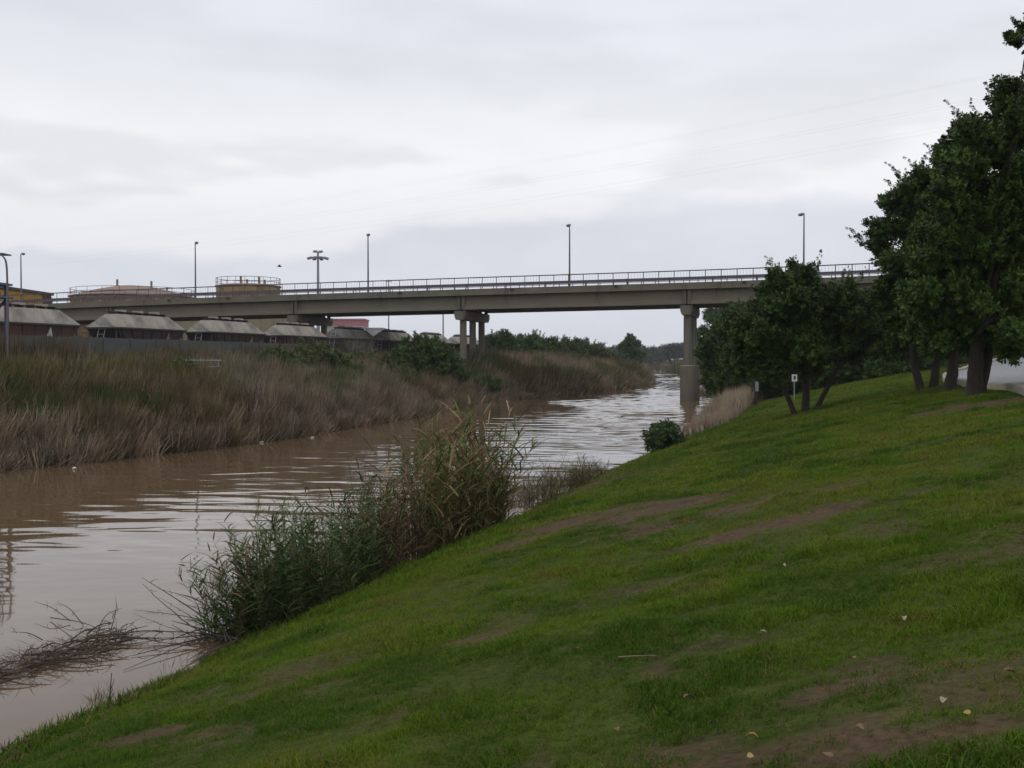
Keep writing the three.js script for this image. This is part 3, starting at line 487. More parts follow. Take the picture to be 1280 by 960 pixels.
// two small posts at the foot of the lawn
{
  const [x, d] = [X(945, 66), 66], o = thing('marker_post', 'weathered brown post with a white plate beside the dry reeds', 'post', [x, H(x, d) - 0.1, -d]);
  mesh('shaft', cyl(0.13, 0.12, V(0, 0, 0), V(0, 1.75, 0), 10), M.bark, o); mesh('cap', new THREE.CylinderGeometry(0.15, 0.16, 0.1, 10).translate(0, 1.8, 0), M.bark, o); mesh('plate', box(0.2, 0.62, 0.03, 0.03, 1.35, 0.15), M.galvanised, o);
  const x2 = X(993, 60), s = thing('sign_post', 'thin galvanised post with a small white sign behind the double-trunked tree', 'sign', [x2, H(x2, 60) - 0.05, -60]);
  const top = Y(467, 60) - H(x2, 60); mesh('shaft', cyl(0.035, 0.035, V(0, 0, 0), V(0, top, 0), 8), M.galvanised, s); mesh('sign_plate', box(0.3, 0.4, 0.03, 0, top - 0.2, 0.05), M.whitePaint, s); mesh('emblem', box(0.12, 0.2, 0.012, 0, top - 0.18, 0.072), M.steel, s);
}

// ───────────────────────── trees and shrubs ─────────────────────────
function sprigGeo(n, len, wid, spread, seed) {   // a leafy twig one unit long
  const R = rng(seed), s = new Soup();
  for (let k = 0; k < n; k++) {
    const t = 0.1 + 0.9 * (k + R() * 0.6) / n, a = k * 2.4 + R(), out = V(Math.cos(a), 0, Math.sin(a)), dir = out.clone().multiplyScalar(spread).add(V(0, 0.75 - 0.5 * R(), 0)).normalize(), side = dir.clone().cross(V(R() - 0.5, R() + 0.3, R() - 0.5)).normalize();
    s.oval(V(0, t * 0.75, 0), dir, side, len * (0.7 + R() * 0.6), wid * (0.7 + R() * 0.6), 0.16);
  }
  return s.build();
}
const SPRIG = { broad: [1, 2, 3].map((k) => sprigGeo(16, 0.36, 0.2, 1, k)), narrow: [4, 5].map((k) => sprigGeo(18, 0.42, 0.09, 0.8, k)), tiny: [6, 7].map((k) => sprigGeo(24, 0.24, 0.12, 1, k)) };
function crown(parent, mains, o, R) {   // each lobe is a loose heap of leafy boughs with gaps between them, not a filled ball
  const lists = o.kind.map(() => []), ball = () => { const u = R() * 2 - 1, a = R() * 6.283, q = Math.sqrt(1 - u * u); return V(Math.cos(a) * q, u, Math.sin(a) * q); };
  for (const [c, r, ry] of mains) {
    const boughs = Math.round(o.boughs ?? 19);
    for (let b = 0; b < boughs; b++) {
      const dir = ball(); if (dir.y < -0.5 && R() < 0.4) dir.y *= -1; const f = 0.5 + 0.56 * Math.sqrt(R()), m = V(c.x + dir.x * r * f, c.y + dir.y * ry * f, c.z + dir.z * r * f), br = r * (0.14 + 0.17 * R()), axis = dir.clone().add(V(0, 0.35, 0)).normalize(), stretch = 1.1 + R() * 0.9;
      const n = Math.round(o.density * 12.6 * br * br * stretch * 0.75);
      for (let k = 0; k < n; k++) { const w = ball(), t = Math.cbrt(R()), p = m.clone().addScaledVector(w, br * t * 0.8).addScaledVector(axis, br * (stretch - 0.8) * w.dot(axis) * t); add(p, w.clone().multiplyScalar(0.6).add(axis).normalize(), 1); }
    }
    const inner = Math.round(o.density * 12.6 * r * ry * 0.07);                     // leaves nearer the limbs
    for (let k = 0; k < inner; k++) { const w = ball(), t = 0.25 + 0.45 * R(); add(V(c.x + w.x * r * t, c.y + w.y * ry * t, c.z + w.z * r * t), w, 1.15); }
    // young shoots that stand out from the outline
    for (let k = 0; k < o.shoots * r * r; k++) { const dir = ball(); dir.y = Math.abs(dir.y) * 0.9 + 0.15; dir.normalize(); const p = V(c.x + dir.x * r * 0.5, c.y + dir.y * ry * 0.5, c.z + dir.z * r * 0.5), L = r * 0.5 + o.shoot * (0.3 + R() * 0.8); for (let t = 0; t < 15; t++) add(p.clone().addScaledVector(dir, L * t / 14).add(V((R() - 0.5) * 0.1, L * 0.016 * t, (R() - 0.5) * 0.1)), dir, 1.05 - t * 0.035); }
  }
  function add(p, dir, k) { const ax = dir.clone().multiplyScalar(0.8).add(V((R() - 0.5) * 1.5, R() * 1.1 - 0.25, (R() - 0.5) * 1.5)).normalize(), qt = new THREE.Quaternion().setFromUnitVectors(V(0, 1, 0), ax), s = o.size * k * (0.55 + R() * 0.8); lists[Math.floor(R() * lists.length)].push({ p, q: qt, s: V(s, s, s), c: vary(R() < 0.06 ? o.young : o.color, R, 0.28) }); }
  o.kind.forEach((g, i) => copies('crown', g, M.sprig, lists[i], parent, { kind: 'stuff' }));
}
const GREEN = { dark: [0.046, 0.084, 0.014], mid: [0.055, 0.098, 0.018], olive: [0.085, 0.100, 0.030], young: [0.090, 0.140, 0.022], grey: [0.06, 0.08, 0.04] };
// lobes are given as [px, py, metres nearer or farther, radius m, vertical share]
function tree(name, label, grp, px, d, trunks, lobes, o) {
  const R = rng(o.seed), x = X(px, d), gy = H(x, d) - 0.05, t = thing(name, label, 'tree', [x, gy, -d], 0, grp);
  const L = lobes.map(([lx, ly, dz, r, k = 1]) => [V(X(lx, d + dz) - x, Y(ly, d + dz) - gy, -dz), r * 0.95, r * k * 0.95]);
  trunks.forEach(([dx, dz, tx, ty, tz, r], i) => {
    const a = V(dx, -0.25, dz), b = V(dx + tx, ty, dz + tz), m = a.clone().lerp(b, 0.5).add(V((R() - 0.5) * 0.18, 0, (R() - 0.5) * 0.18)), m2 = a.clone().lerp(b, 0.25).add(V((R() - 0.5) * 0.1, 0, 0));
    const tk = mesh('trunk', taperTube([a, m2, m, b], [r * 1.45, r * 1.02, r * 0.92, r * 0.7], 11, 0.16), M.bark, t);
    L.forEach(([c, lr], k) => { if (k % trunks.length !== i) return; const mid = b.clone().lerp(c, 0.55).add(V((R() - 0.5) * 0.5, -0.15 * lr, (R() - 0.5) * 0.5)); mesh('limb', taperTube([b.clone().add(V(0, -0.15, 0)), mid, c.clone()], [r * 0.6, r * 0.35, r * 0.12].map((q) => q * Math.min(1, 0.25 + lr * 0.6)), 7, 0.12), M.bark, tk);
      for (let q = 0; q < 4; q++) { const e = c.clone().add(V((R() - 0.5) * lr * 1.3, (R() - 0.3) * lr, (R() - 0.5) * lr * 1.3)); mesh('branch', taperTube([mid.clone(), mid.clone().lerp(e, 0.5).add(V(0, 0.1, 0)), e], [r * 0.22, r * 0.14, r * 0.05], 5), M.bark, tk); } });
  });
  crown(t, L, { kind: SPRIG.broad, density: 72, size: 0.29, gap: 1, shoots: 2.6, shoot: 0.6, color: GREEN.dark, young: GREEN.young, ...o }, R);
  return t;
}
const park = 'park trees on the lawn';
tree('carob_tree', 'large dark leafy tree with the thickest single trunk beside the park road', park, 1217, 26.5, [[0, 0, 0.1, 1.7, 0, 0.20], [0.22, -0.12, 0.35, 2.0, -0.2, 0.12]],
  [[1262, 215, 0.3, 1.75, 0.95], [1225, 300, -0.2, 1.6, 0.9], [1180, 360, 0.4, 1.25, 0.8], [1300, 320, 0, 1.9, 0.9], [1245, 395, -0.6, 1.25, 0.7], [1310, 385, 0.6, 1.4, 0.6], [1215, 190, 0.5, 0.75, 1], [1330, 180, 0.5, 1.9, 1], [1310, 130, 0.2, 0.8, 0.8], [1190, 415, 0.5, 0.8, 0.7], [1294, 46, -1.5, 0.5, 0.8]], { seed: 11, shoots: 5, shoot: 0.5, density: 88, size: 0.25 });
tree('carob_tree', 'dark leafy tree with a forked trunk on the lawn', park, 1152, 36, [[0.0, 0, -0.35, 2.1, 0, 0.14], [0.25, 0, 0.75, 2.2, 0.1, 0.15]],
  [[1160, 265, 0, 1.45, 1], [1130, 320, 0.2, 1.45, 0.9], [1190, 330, 0, 1.7, 0.9], [1125, 390, 0.3, 1.35, 0.85], [1180, 405, -0.2, 1.4, 0.75], [1140, 242, 0.3, 0.7, 1], [1185, 240, 0.4, 1.2, 0.9]], { seed: 12, shoots: 3.5 });
tree('carob_tree', 'dark leafy tree with a short stout trunk between two taller ones', park, 1187, 32, [[0, 0, 0.15, 1.35, 0, 0.19]],
  [[1195, 400, 0.5, 1.35, 0.75], [1215, 360, 1, 1.4, 0.8], [1165, 420, 0.3, 0.8, 0.7], [1230, 420, 0.6, 1.0, 0.6]], { seed: 13 });
tree('carob_tree', 'small double-trunked leafy tree standing before the white sign', park, 1003, 40, [[-0.2, 0, -0.75, 1.75, 0, 0.10], [0.15, 0, -0.12, 2.0, 0, 0.15], [0.22, 0.05, 1.15, 1.9, 0.1, 0.10]],
  [[1005, 385, 0, 1.75, 0.85], [960, 415, 0, 1.15, 0.85], [1050, 405, 0.2, 1.5, 0.9], [935, 432, 0.4, 0.85, 0.9], [1000, 440, -0.4, 1.25, 0.6], [1045, 440, 0.4, 1.1, 0.5], [990, 350, 0, 0.75, 0.8], [962, 455, 0, 0.8, 0.6], [1080, 400, 0.6, 1.0, 1], [920, 455, 0.6, 0.6, 0.7]], { seed: 14, shoots: 3.4, shoot: 0.7 });
const row = 'dark trees closing off the lawn';
[[925, 82, 'dense tree overhanging the water beside the dry reeds', 3.0, 402], [985, 74, 'dense dark tree behind the white sign post', 2.7, 405], [1045, 70, 'dense dark tree closing the lawn behind the double-trunked tree', 2.9, 392], [1100, 68, 'dense dark tree closing the lawn behind the fork-trunked tree', 2.9, 385], [1150, 74, 'dense dark tree where the lawn meets the park road', 2.8, 395]].forEach(([px, d, label, r, top], i) => {
  const c = (top + 478) / 2, k = F / d * r; tree('dense_tree', label, row, px + (i === 0 ? 22 : 0), d, [[0, 0, 0.1, 1.4, 0, 0.16]], [[px, c - 14, 0, r * 0.85, 0.85], [px - k * 0.55, c + 10, 0.4, r * 0.62, 0.9], [px + k * 0.55, c + 12, 0.3, r * 0.66, 0.95], [px - k * 0.2, c + 32, -0.8, r * 0.6, 0.6], [px + k * 0.3, c + 36, -0.4, r * 0.55, 0.6], [px - k * 0.5, c + 42, 0, r * 0.42, 0.8], [px + k * 0.1, c - 34, 0, r * 0.5, 0.9]], { seed: 30 + i, density: 26, size: 0.5, shoots: 1.2, color: GREEN.dark });
});
tree('dense_tree', 'tall rounded tree on the far bank beyond the river pier', undefined, 912, 190, [[0, 0, 0, 4, 0, 0.3]], [[905, 420, 0, 4.6, 0.9], [925, 410, 2, 4.6, 1], [885, 440, 0, 2.6, 0.8], [900, 450, -1, 4, 0.6], [878, 422, 0, 1.6, 0.8], [930, 445, 0, 5, 0.8]], { seed: 41, density: 7, size: 1.0, shoots: 0.5, shoot: 1.2, gap: 2.5, color: GREEN.mid });
tree('lone_tree', 'lone rounded dark tree on the far bank beside the bend', undefined, 789, 235, [[0, 0, 0, 3, 0, 0.25]], [[788, 436, 0, 2.0, 1.1], [780, 445, 0, 1.3, 0.9], [795, 444, 0, 1.3, 1], [789, 427, 0, 1.1, 0.9], [782, 433, 0, 0.9, 0.8], [790, 455, 0, 2.2, 0.7]], { seed: 42, density: 9, size: 0.85, shoots: 0.5, gap: 2, color: GREEN.dark });
// bare tree beside the river pier, far off
{
  const R = rng(50), d = 330, x = X(843, d), gy = H(x, d), t = thing('bare_tree', 'leafless grey tree far off beside the river pier', 'tree', [x, gy, -d]), s = new Soup();
  const grow = (p, dir, len, r, n) => { const e = p.clone().addScaledVector(dir, len); s.stem([p, e], r, r * 0.7); if (n > 0) for (let k = 0; k < 3; k++) grow(e, dir.clone().add(V((R() - 0.5) * 1.3, R() * 0.4, (R() - 0.5) * 1.3)).normalize(), len * (0.62 + R() * 0.2), r * 0.62, n - 1); };
  mesh('trunk', cyl(0.3, 0.24, V(0, -0.3, 0), V(0, 2.5, 0), 8), M.bark, t); grow(V(0, 2.4, 0), V(0.05, 1, 0), 2.4, 0.22, 5); grow(V(0, 1.8, 0), V(-0.7, 1, 0).normalize(), 2.2, 0.16, 4); mesh('branches', s.build(), M.bark, t, { kind: 'stuff' });
}
// shrubs: one thing each
function shrub(name, label, grp, px, d, wpx, topY, o = {}) {
  const R = rng(o.seed ?? Math.round(px * 7 + d)), x = X(px, d), gy = H(x, d), w = wpx / F * d / 2, h = Math.max(0.4, Y(topY, d) - gy), t = thing(name, label, o.cat ?? 'shrub', [x, gy, -d], 0, grp), s = new Soup(), L = [];
  const n = o.lobes ?? 6; for (let k = 0; k < n; k++) { const a = k / n * 6.283 + R(), q = k === 0 ? 0 : 0.55, r = w * (k === 0 ? 0.62 : 0.40 + R() * 0.14); L.push([V(Math.cos(a) * w * q, h * (k === 0 ? 0.60 : 0.32 + R() * 0.3), Math.sin(a) * w * q * 0.8), r, Math.min(h * (k === 0 ? 0.42 : 0.36), r * 1.5)]); }
  for (let k = 0; k < 9; k++) { const [c] = L[k % n]; s.stem([V((R() - 0.5) * w * 0.3, -0.1, (R() - 0.5) * w * 0.3), c.clone().multiplyScalar(0.5).add(V(0, 0.1, 0)), c.clone()], 0.03 * (w + 0.4), 0.01 * (w + 0.4)); }
  mesh('stem', s.build(), M.bark, t);
  crown(t, L, { kind: SPRIG.tiny, density: 26, size: 0.45, gap: 1.2, shoots: 2, shoot: 0.3, color: GREEN.mid, young: GREEN.young, ...o }, R);
  return t;
}
const fb = 'green shrubs along the top of the far bank';
[[628, 152, 70, 421, 'dark green shrub on the far bank next to the bridge columns', GREEN.dark], [668, 158, 66, 424, 'mid green shrub on the far bank crest, second beyond the columns', GREEN.mid], [700, 166, 54, 428, 'low green shrub on the far bank crest, third beyond the columns', GREEN.mid], [716, 172, 44, 426, 'round dark shrub on the far bank crest, fourth beyond the columns', GREEN.dark], [738, 180, 48, 432, 'pale green shrub on the far bank crest beside the thin pole', GREEN.olive], [762, 205, 44, 442, 'low shrub on the far bank crest before the lone tree', GREEN.grey]].forEach(([px, d, w, top, label, c], i) => shrub('bank_shrub', label, fb, px, d, w, top, { seed: 60 + i, color: c, density: 8, size: 0.8, lobes: 8, shoots: 0.9, shoot: 0.7, gap: 2 }));
const nb = 'green bushes on the reedy bank';
shrub('bank_bush', 'large dark green bush on the bank before the bridge columns', nb, 530, 88, 92, 428, { seed: 71, color: GREEN.dark, density: 16, size: 0.6, lobes: 9 });
shrub('bank_bush', 'low dark bush at the water edge under the bridge columns', nb, 596, 97, 62, 476, { seed: 72, color: GREEN.dark, density: 18, size: 0.5, lobes: 7 });
shrub('bank_bush', 'green bush before the wagons with the low bridge pier behind', nb, 395, 74, 90, 438, { seed: 73, color: GREEN.olive, density: 14, size: 0.55, lobes: 8 });
shrub('bank_bush', 'small green bush between the two larger bushes before the wagons', nb, 345, 66, 50, 440, { seed: 74, color: GREEN.mid, density: 18, size: 0.45 });
shrub('bank_bush', 'olive bush between the pale wagon and the large dark bush', nb, 462, 82, 62, 446, { seed: 75, color: GREEN.olive, density: 14, size: 0.5 });
shrub('bank_bush', 'small dark green bush beside the concrete headwall', nb, 226, 54, 44, 455, { seed: 76, color: GREEN.mid, density: 18, size: 0.45 });
shrub('bank_bush', 'low green bush on the bank slope below the pale wagon', nb, 425, 76, 54, 452, { seed: 78, color: GREEN.mid, density: 16, size: 0.5 });
shrub('bank_bush', 'low olive bush on the slope below the large dark bush', nb, 492, 84, 50, 462, { seed: 79, color: GREEN.olive, density: 16, size: 0.5 });
shrub('river_bush', 'rounded leafy bush at the lawn edge beside the dry reeds', undefined, 829, 40, 46, 533, { seed: 77, color: [0.07, 0.11, 0.035], density: 46, size: 0.3, kind: SPRIG.broad, shoots: 8, shoot: 0.25, gap: 0.6 });
[[1165, 95, 80, 425], [1215, 120, 80, 424], [1262, 105, 90, 420], [1310, 110, 100, 415]].forEach(([px, d, w, top], i) => shrub('hedge_shrub', ['green shrub far beyond the park road bend', 'second green shrub beyond the park road bend', 'bright green shrub above the end of the park road', 'wide green shrub past the end of the park road'][i], 'shrubs beyond the park road', px, d, w, top, { seed: 80 + i, color: i === 2 ? GREEN.olive : GREEN.dark, density: 9, size: 0.7, lobes: 8 }));
// the far wood that closes the river
{
  const R = rng(90), lists = SPRIG.tiny.map(() => []);
  for (let k = 0; k < 15000; k++) {
    const d = 470 + R() * 140, px = 560 + R() * 460, x = X(px, d), hh = (3.2 + 6.5 * fbm(px * 0.035, d * 0.012, 3)) * Math.pow(R(), 0.55), s = 2.0 + R() * 1.6;
    lists[k % 2].push({ p: V(x, H(x, d) + hh, -d), q: quatY(R() * 6.3, R() * 1.2 - 0.6, R() * 1.2 - 0.6), s: V(s, s, s), c: vary([0.05, 0.07, 0.032], R, 0.3) });
  }
  const w = thing('far_wood', 'distant band of dark trees closing the end of the river', 'wood'); w.userData.kind = 'stuff';
  SPRIG.tiny.forEach((g, i) => copies('foliage', g, M.sprig, lists[i], w, { kind: 'stuff' }));
}

// ───────────────────────── reeds and grasses ─────────────────────────
function tuftGeo(seed, n, h, rad, width, lean, droop, segs) {
  const R = rng(seed), s = new Soup();
  for (let k = 0; k < n; k++) { const a = R() * 6.283, q = Math.sqrt(R()) * rad, ta = R() * 6.283, dir = V(Math.cos(ta) * lean * R(), 1, Math.sin(ta) * lean * R()).normalize(); s.blade(V(Math.cos(a) * q, -0.02, Math.sin(a) * q), dir, h * (0.55 + R() * 0.55), width * (0.7 + R() * 0.6), droop * (0.4 + R()), segs, null, R); }
  return s.build();
}
const REED = [1, 2, 3].map((k) => tuftGeo(200 + k, 30, 1.0, 0.34, 0.030, 0.55, 0.8, 3));
const STRAW = [1, 2].map((k) => tuftGeo(220 + k, 26, 1.0, 0.26, 0.026, 0.28, 0.35, 3));
{
  const R = rng(300), A = REED.map(() => []), B = STRAW.map(() => []);
  const tan = [0.24, 0.185, 0.132], grey = [0.195, 0.162, 0.110], olive = [0.125, 0.108, 0.046], ochre = [0.165, 0.122, 0.056], green = [0.060, 0.086, 0.022], brown = [0.128, 0.098, 0.052];
  const put = (x, d, s, near) => {
    const y = H(x, d), n = fbm(x * 0.16 + 3, d * 0.11, 4), n2 = fbm(x * 0.5, d * 0.5 + 40, 3);
    let c; if (d < 104) { if (s > 5.5 && d < 58) c = n2 > 0.5 ? ochre : olive; else c = n > 0.52 ? grey : n > 0.44 ? tan : brown; if (n2 > 0.61 && s > 2.5) c = green; if (R() < 0.14) c = tan; }
    else c = n > 0.56 ? olive : n > 0.47 ? brown : n > 0.40 ? green : tan;
    if (s < 1.2 && R() < 0.6) c = tan;
    const hgt = (d > 104 ? 1.9 : 1.45) * (0.25 + 1.45 * fbm(x * 0.34 + 60, d * 0.26, 4)) * (s < 0.8 ? 0.62 : 1) * (0.75 + R() * 0.5), wd = near ? 1.0 : 1.9;
    // the dry stems lean downstream
    const l = R() < 0.25 ? B[Math.floor(R() * 2)] : A[Math.floor(R() * 3)];
    l.push({ p: V(x, y - 0.04, -d), q: quatY(R() * 6.283, (R() - 0.5) * 0.35, 0).premultiply(new THREE.Quaternion().setFromAxisAngle(V(0, 0, 1), -0.22 - (R() - 0.5) * 0.7)), s: V(wd * 1.15, hgt * 1.1, wd * 1.15), c: vary(c, R, R() < 0.15 ? 0.8 : 0.45) });
  };
  for (let k = 0; k < 13000; k++) { const d = 22 + 84 * Math.pow(R(), 1.0), s = -0.25 + 17 * Math.pow(R(), 1.25); put(Lx(d) - s, d, s, true); }
  for (let k = 0; k < 7000; k++) { const d = 102 + 160 * Math.pow(R(), 1.4), s = -0.5 + 22 * Math.pow(R(), 1.2); put(Lx(d) - s, d, s, false); }
  for (let k = 0; k < 1500; k++) { const d = 245 + 200 * R(), s = 14 * R(); put(Lx(d) - s, d, s, false); }
  for (let k = 0; k < 3800; k++) { const d = 95 + 330 * Math.pow(R(), 1.3), s = -1 + 16 * R() * R(); put(Rx(d) + s, d, s + 3, false); }
  for (let k = 0; k < 1300; k++) { const s = -16 + 62 * R(), v = 5.0 + 3.2 * R(), x = TR[0][0] + tu[0] * s + tu[1] * v, d = TR[0][1] + tu[1] * s - tu[0] * v, m = fbm(s * 0.16 + 2, 9, 2); if (m < 0.42) continue; const h = 1.5 + 2.2 * (m - 0.38) * (0.5 + R()) * 2.2; B[k % 2].push({ p: V(x, H(x, d) - 0.05, -d), q: quatY(R() * 6.283, (R() - 0.5) * 0.3, (R() - 0.5) * 0.3), s: V(1.5, h, 1.5), c: vary([0.125, 0.098, 0.064], R, 0.4) }); }
  const o = thing('bank_reeds', 'thick growth of dry brown and olive reeds covering the banks', 'reeds'); o.userData.kind = 'stuff';
  [...REED, ...STRAW].forEach((g, i) => copies('reed_growth', g, M.dry, [...A, ...B][i], o, { kind: 'stuff' }));
}
// the pale stand of reeds at the foot of the lawn
{
  const R = rng(310), A = STRAW.map(() => []);
  for (let k = 0; k < 1100; k++) { const d = 49 + 30 * R(), s = -0.25 + 2.0 * R(); const x = Rx(d) + s, h = 1.4 * (0.25 + 0.6 * R() + 0.7 * fbm(x * 0.9, d * 0.7, 3)) * (0.45 + 0.55 * step(50, 64, d)); if (fbm(x * 1.1 + 70, d * 0.9, 3) < 0.40) continue; A[k % 2].push({ p: V(x, Math.max(H(x, d), -0.4) - 0.03, -d), q: quatY(R() * 6.3, (R() - 0.5) * 0.3, (R() - 0.5) * 0.3), s: V(0.95, h, 0.95), c: vary(R() < 0.4 ? [0.42, 0.34, 0.25] : R() < 0.3 ? [0.20, 0.14, 0.09] : [0.32, 0.245, 0.17], R, 0.25) }); }
  const o = thing('pale_reeds', 'pale straw-coloured stand of dry reeds at the lawn edge by the river pier', 'reeds'); o.userData.kind = 'stuff';
  STRAW.forEach((g, i) => copies('reed_growth', g, M.dry, A[i], o, { kind: 'stuff' }));
}
// cane clumps along the near water edge
function cane(name, label, spots, o, seed) {
  const R = rng(seed), [cx, cd] = spots[Math.floor(spots.length / 2)], gy = Math.max(0, H(cx, cd)), t = thing(name, label, 'reeds', [cx, gy, -cd], 0, 'cane clumps at the water edge'), st = new Soup(), lf = new Soup();
  for (let k = 0; k < o.n; k++) {
    const [sx, sd, sr, hk = 1] = spots[Math.floor(R() * spots.length)], a = R() * 6.283, q = Math.sqrt(R()) * sr, x = sx + Math.cos(a) * q, d = sd + Math.sin(a) * q, b = V(x - cx, Math.max(H(x, d), -0.35) - gy - 0.05, -(d - cd));
    const h = o.h * hk * (R() < 0.25 ? 0.25 + R() * 0.3 : 0.5 + R() * 0.55), la = R() * 6.283, ln = o.lean * (0.2 + R()), lean = V(Math.cos(la) * ln + (o.wind ?? 0), 1, Math.sin(la) * ln).normalize(), pts = [b.clone()]; let p = b.clone(), dr = lean.clone();
    for (let i = 0; i < 5; i++) { p = p.clone().addScaledVector(dr, h / 5); dr = dr.clone().add(V((R() - 0.5) * 0.14 + ln * Math.cos(la) * 0.25, -0.03 * i * ln * 3, (R() - 0.5) * 0.14)).normalize(); pts.push(p); }
    const deadStem = R() < o.dead, sc = vary(deadStem ? o.deadStem : o.stem, R, 0.3); st.stem(pts, o.r * (0.7 + R() * 0.6), o.r * 0.25, sc);
    const nl = Math.round(o.leaves * (deadStem ? 0.55 : 1) * (0.6 + R() * 0.7));
    for (let i = 0; i < nl; i++) {
      const tt = lerp(o.from ?? 0.1, 1, (i + R()) / nl) * 4.999, k0 = Math.floor(tt), base = pts[k0].clone().lerp(pts[k0 + 1], tt - k0), la2 = R() * 6.283, up = o.up * (0.6 + R() * 0.8), dir = V(Math.cos(la2), up, Math.sin(la2)).normalize();
      const c = deadStem || R() < o.deadLeaf ? o.deadC[Math.floor(R() * o.deadC.length)] : o.c[Math.floor(R() * o.c.length)];
      lf.blade(base, dir, o.len * (0.5 + R() * 0.8), o.wid * (0.7 + R() * 0.6), o.droop * (0.3 + R() * 1.2), 4, vary(c, R, 0.3), R);
    }
    if (o.plume && R() < o.plume) for (let i = 0; i < 26; i++) { const e = pts[5], la2 = R() * 6.283; lf.blade(e.clone().add(V(0, -0.25 * R(), 0)), V(Math.cos(la2) * 0.5 + 0.2, 1, Math.sin(la2) * 0.5).normalize(), 0.12 + R() * 0.15, 0.007, 0.8, 2, vary([0.19, 0.165, 0.085], R, 0.2), R); }
  }
  mesh('stem', st.build(), M.leaf, t, { kind: 'stuff' }); mesh('foliage', lf.build(), M.leaf, t, { kind: 'stuff' });
}
const edgeSpot = (d, off, r, k) => [Rx(d) + off, d, r, k];
const gA = [[0.048, 0.088, 0.022], [0.070, 0.118, 0.030], [0.088, 0.128, 0.040]], gB = [[0.075, 0.130, 0.022], [0.105, 0.155, 0.030], [0.060, 0.105, 0.022]], dA = [[0.16, 0.105, 0.055], [0.12, 0.075, 0.042], [0.25, 0.18, 0.09]];
cane('cane_clump', 'dense green narrow-leaved cane clump at the water edge above the dead branches', [[13.6, -0.3, 0.4, 0.85], [14.0, -0.05, 0.45, 0.85], [14.7, -0.1, 0.6, 1], [15.4, -0.2, 0.7, 1], [16.2, -0.25, 0.7, 0.95], [17, -0.3, 0.7, 1]].map((a) => edgeSpot(...a)), { n: 350, h: 1.75, lean: 0.26, wind: -0.05, r: 0.006, stem: [0.06, 0.065, 0.03], deadStem: [0.11, 0.065, 0.04], dead: 0.10, leaves: 26, from: 0.08, up: 0.75, len: 0.28, wid: 0.019, droop: 0.9, c: gA, deadC: dA, deadLeaf: 0.04, plume: 0.16 }, 401);
cane('cane_clump', 'brown and green cane clump standing between the green clump and the tall one', [[17.3, -0.3, 0.7, 0.8], [18.2, -0.35, 0.75, 0.95], [18.9, -0.5, 0.75, 1.0]].map((a) => edgeSpot(...a)), { n: 210, h: 2.2, lean: 0.17, r: 0.008, stem: [0.085, 0.05, 0.03], deadStem: [0.075, 0.04, 0.026], dead: 0.5, leaves: 16, from: 0.05, up: 0.9, len: 0.34, wid: 0.018, droop: 0.9, c: gA, deadC: [[0.14, 0.080, 0.042], [0.18, 0.11, 0.06]], deadLeaf: 0.35, plume: 0.0 }, 402);
cane('cane_clump', 'tallest cane clump with yellow-green blades leaning over the river', [[19.8, -0.3, 0.8, 0.9], [20.6, -0.25, 0.85, 1.05], [21.4, -0.2, 0.8, 1.0], [22.1, -0.1, 0.6, 0.75]].map((a) => edgeSpot(...a)), { n: 320, h: 2.75, lean: 0.26, wind: 0.05, r: 0.009, stem: [0.11, 0.10, 0.04], deadStem: [0.24, 0.165, 0.085], dead: 0.38, leaves: 15, from: 0.05, up: 1.0, len: 0.6, wid: 0.03, droop: 1.1, c: gB, deadC: [[0.22, 0.15, 0.075], [0.15, 0.10, 0.05], [0.34, 0.25, 0.12]], deadLeaf: 0.42, plume: 0.03 }, 403);
cane('grass_clump', 'low grey-green clump of rushes beyond the tallest cane clump', [[26, -0.2, 0.7, 0.8], [27.5, -0.35, 0.8, 1], [29, -0.3, 0.8, 0.8], [30.5, -0.25, 0.7, 0.6], [32, -0.2, 0.6, 0.45]].map((a) => edgeSpot(...a)), { n: 330, h: 1.15, lean: 0.25, r: 0.006, stem: [0.10, 0.10, 0.05], deadStem: [0.17, 0.12, 0.07], dead: 0.35, leaves: 9, from: 0, up: 1.3, len: 0.4, wid: 0.014, droop: 0.7, c: [[0.075, 0.085, 0.035], [0.095, 0.105, 0.045]], deadC: dA, deadLeaf: 0.35 }, 404);
cane('grass_clump', 'small dark tuft of rushes standing in the shallows beside the lawn', [[X(118, 11.0), 11.0, 0.12, 1]], { n: 60, h: 0.26, lean: 0.3, r: 0.003, stem: [0.05, 0.05, 0.03], deadStem: [0.08, 0.05, 0.03], dead: 0.4, leaves: 4, from: 0, up: 1.4, len: 0.2, wid: 0.006, droop: 0.4, c: gA, deadC: dA, deadLeaf: 0.3 }, 405);
cane('grass_clump', 'thin rushes in the shallows below the green cane clump', [[X(200, 12.2), 12.2, 0.35, 1], [X(180, 12), 12, 0.2, 0.6], [X(215, 13), 13, 0.3, 1]], { n: 46, h: 0.4, lean: 0.25, r: 0.003, stem: [0.05, 0.045, 0.03], deadStem: [0.08, 0.05, 0.03], dead: 0.6, leaves: 3, from: 0, up: 1.4, len: 0.16, wid: 0.006, droop: 0.4, c: gA, deadC: dA, deadLeaf: 0.4 }, 406);
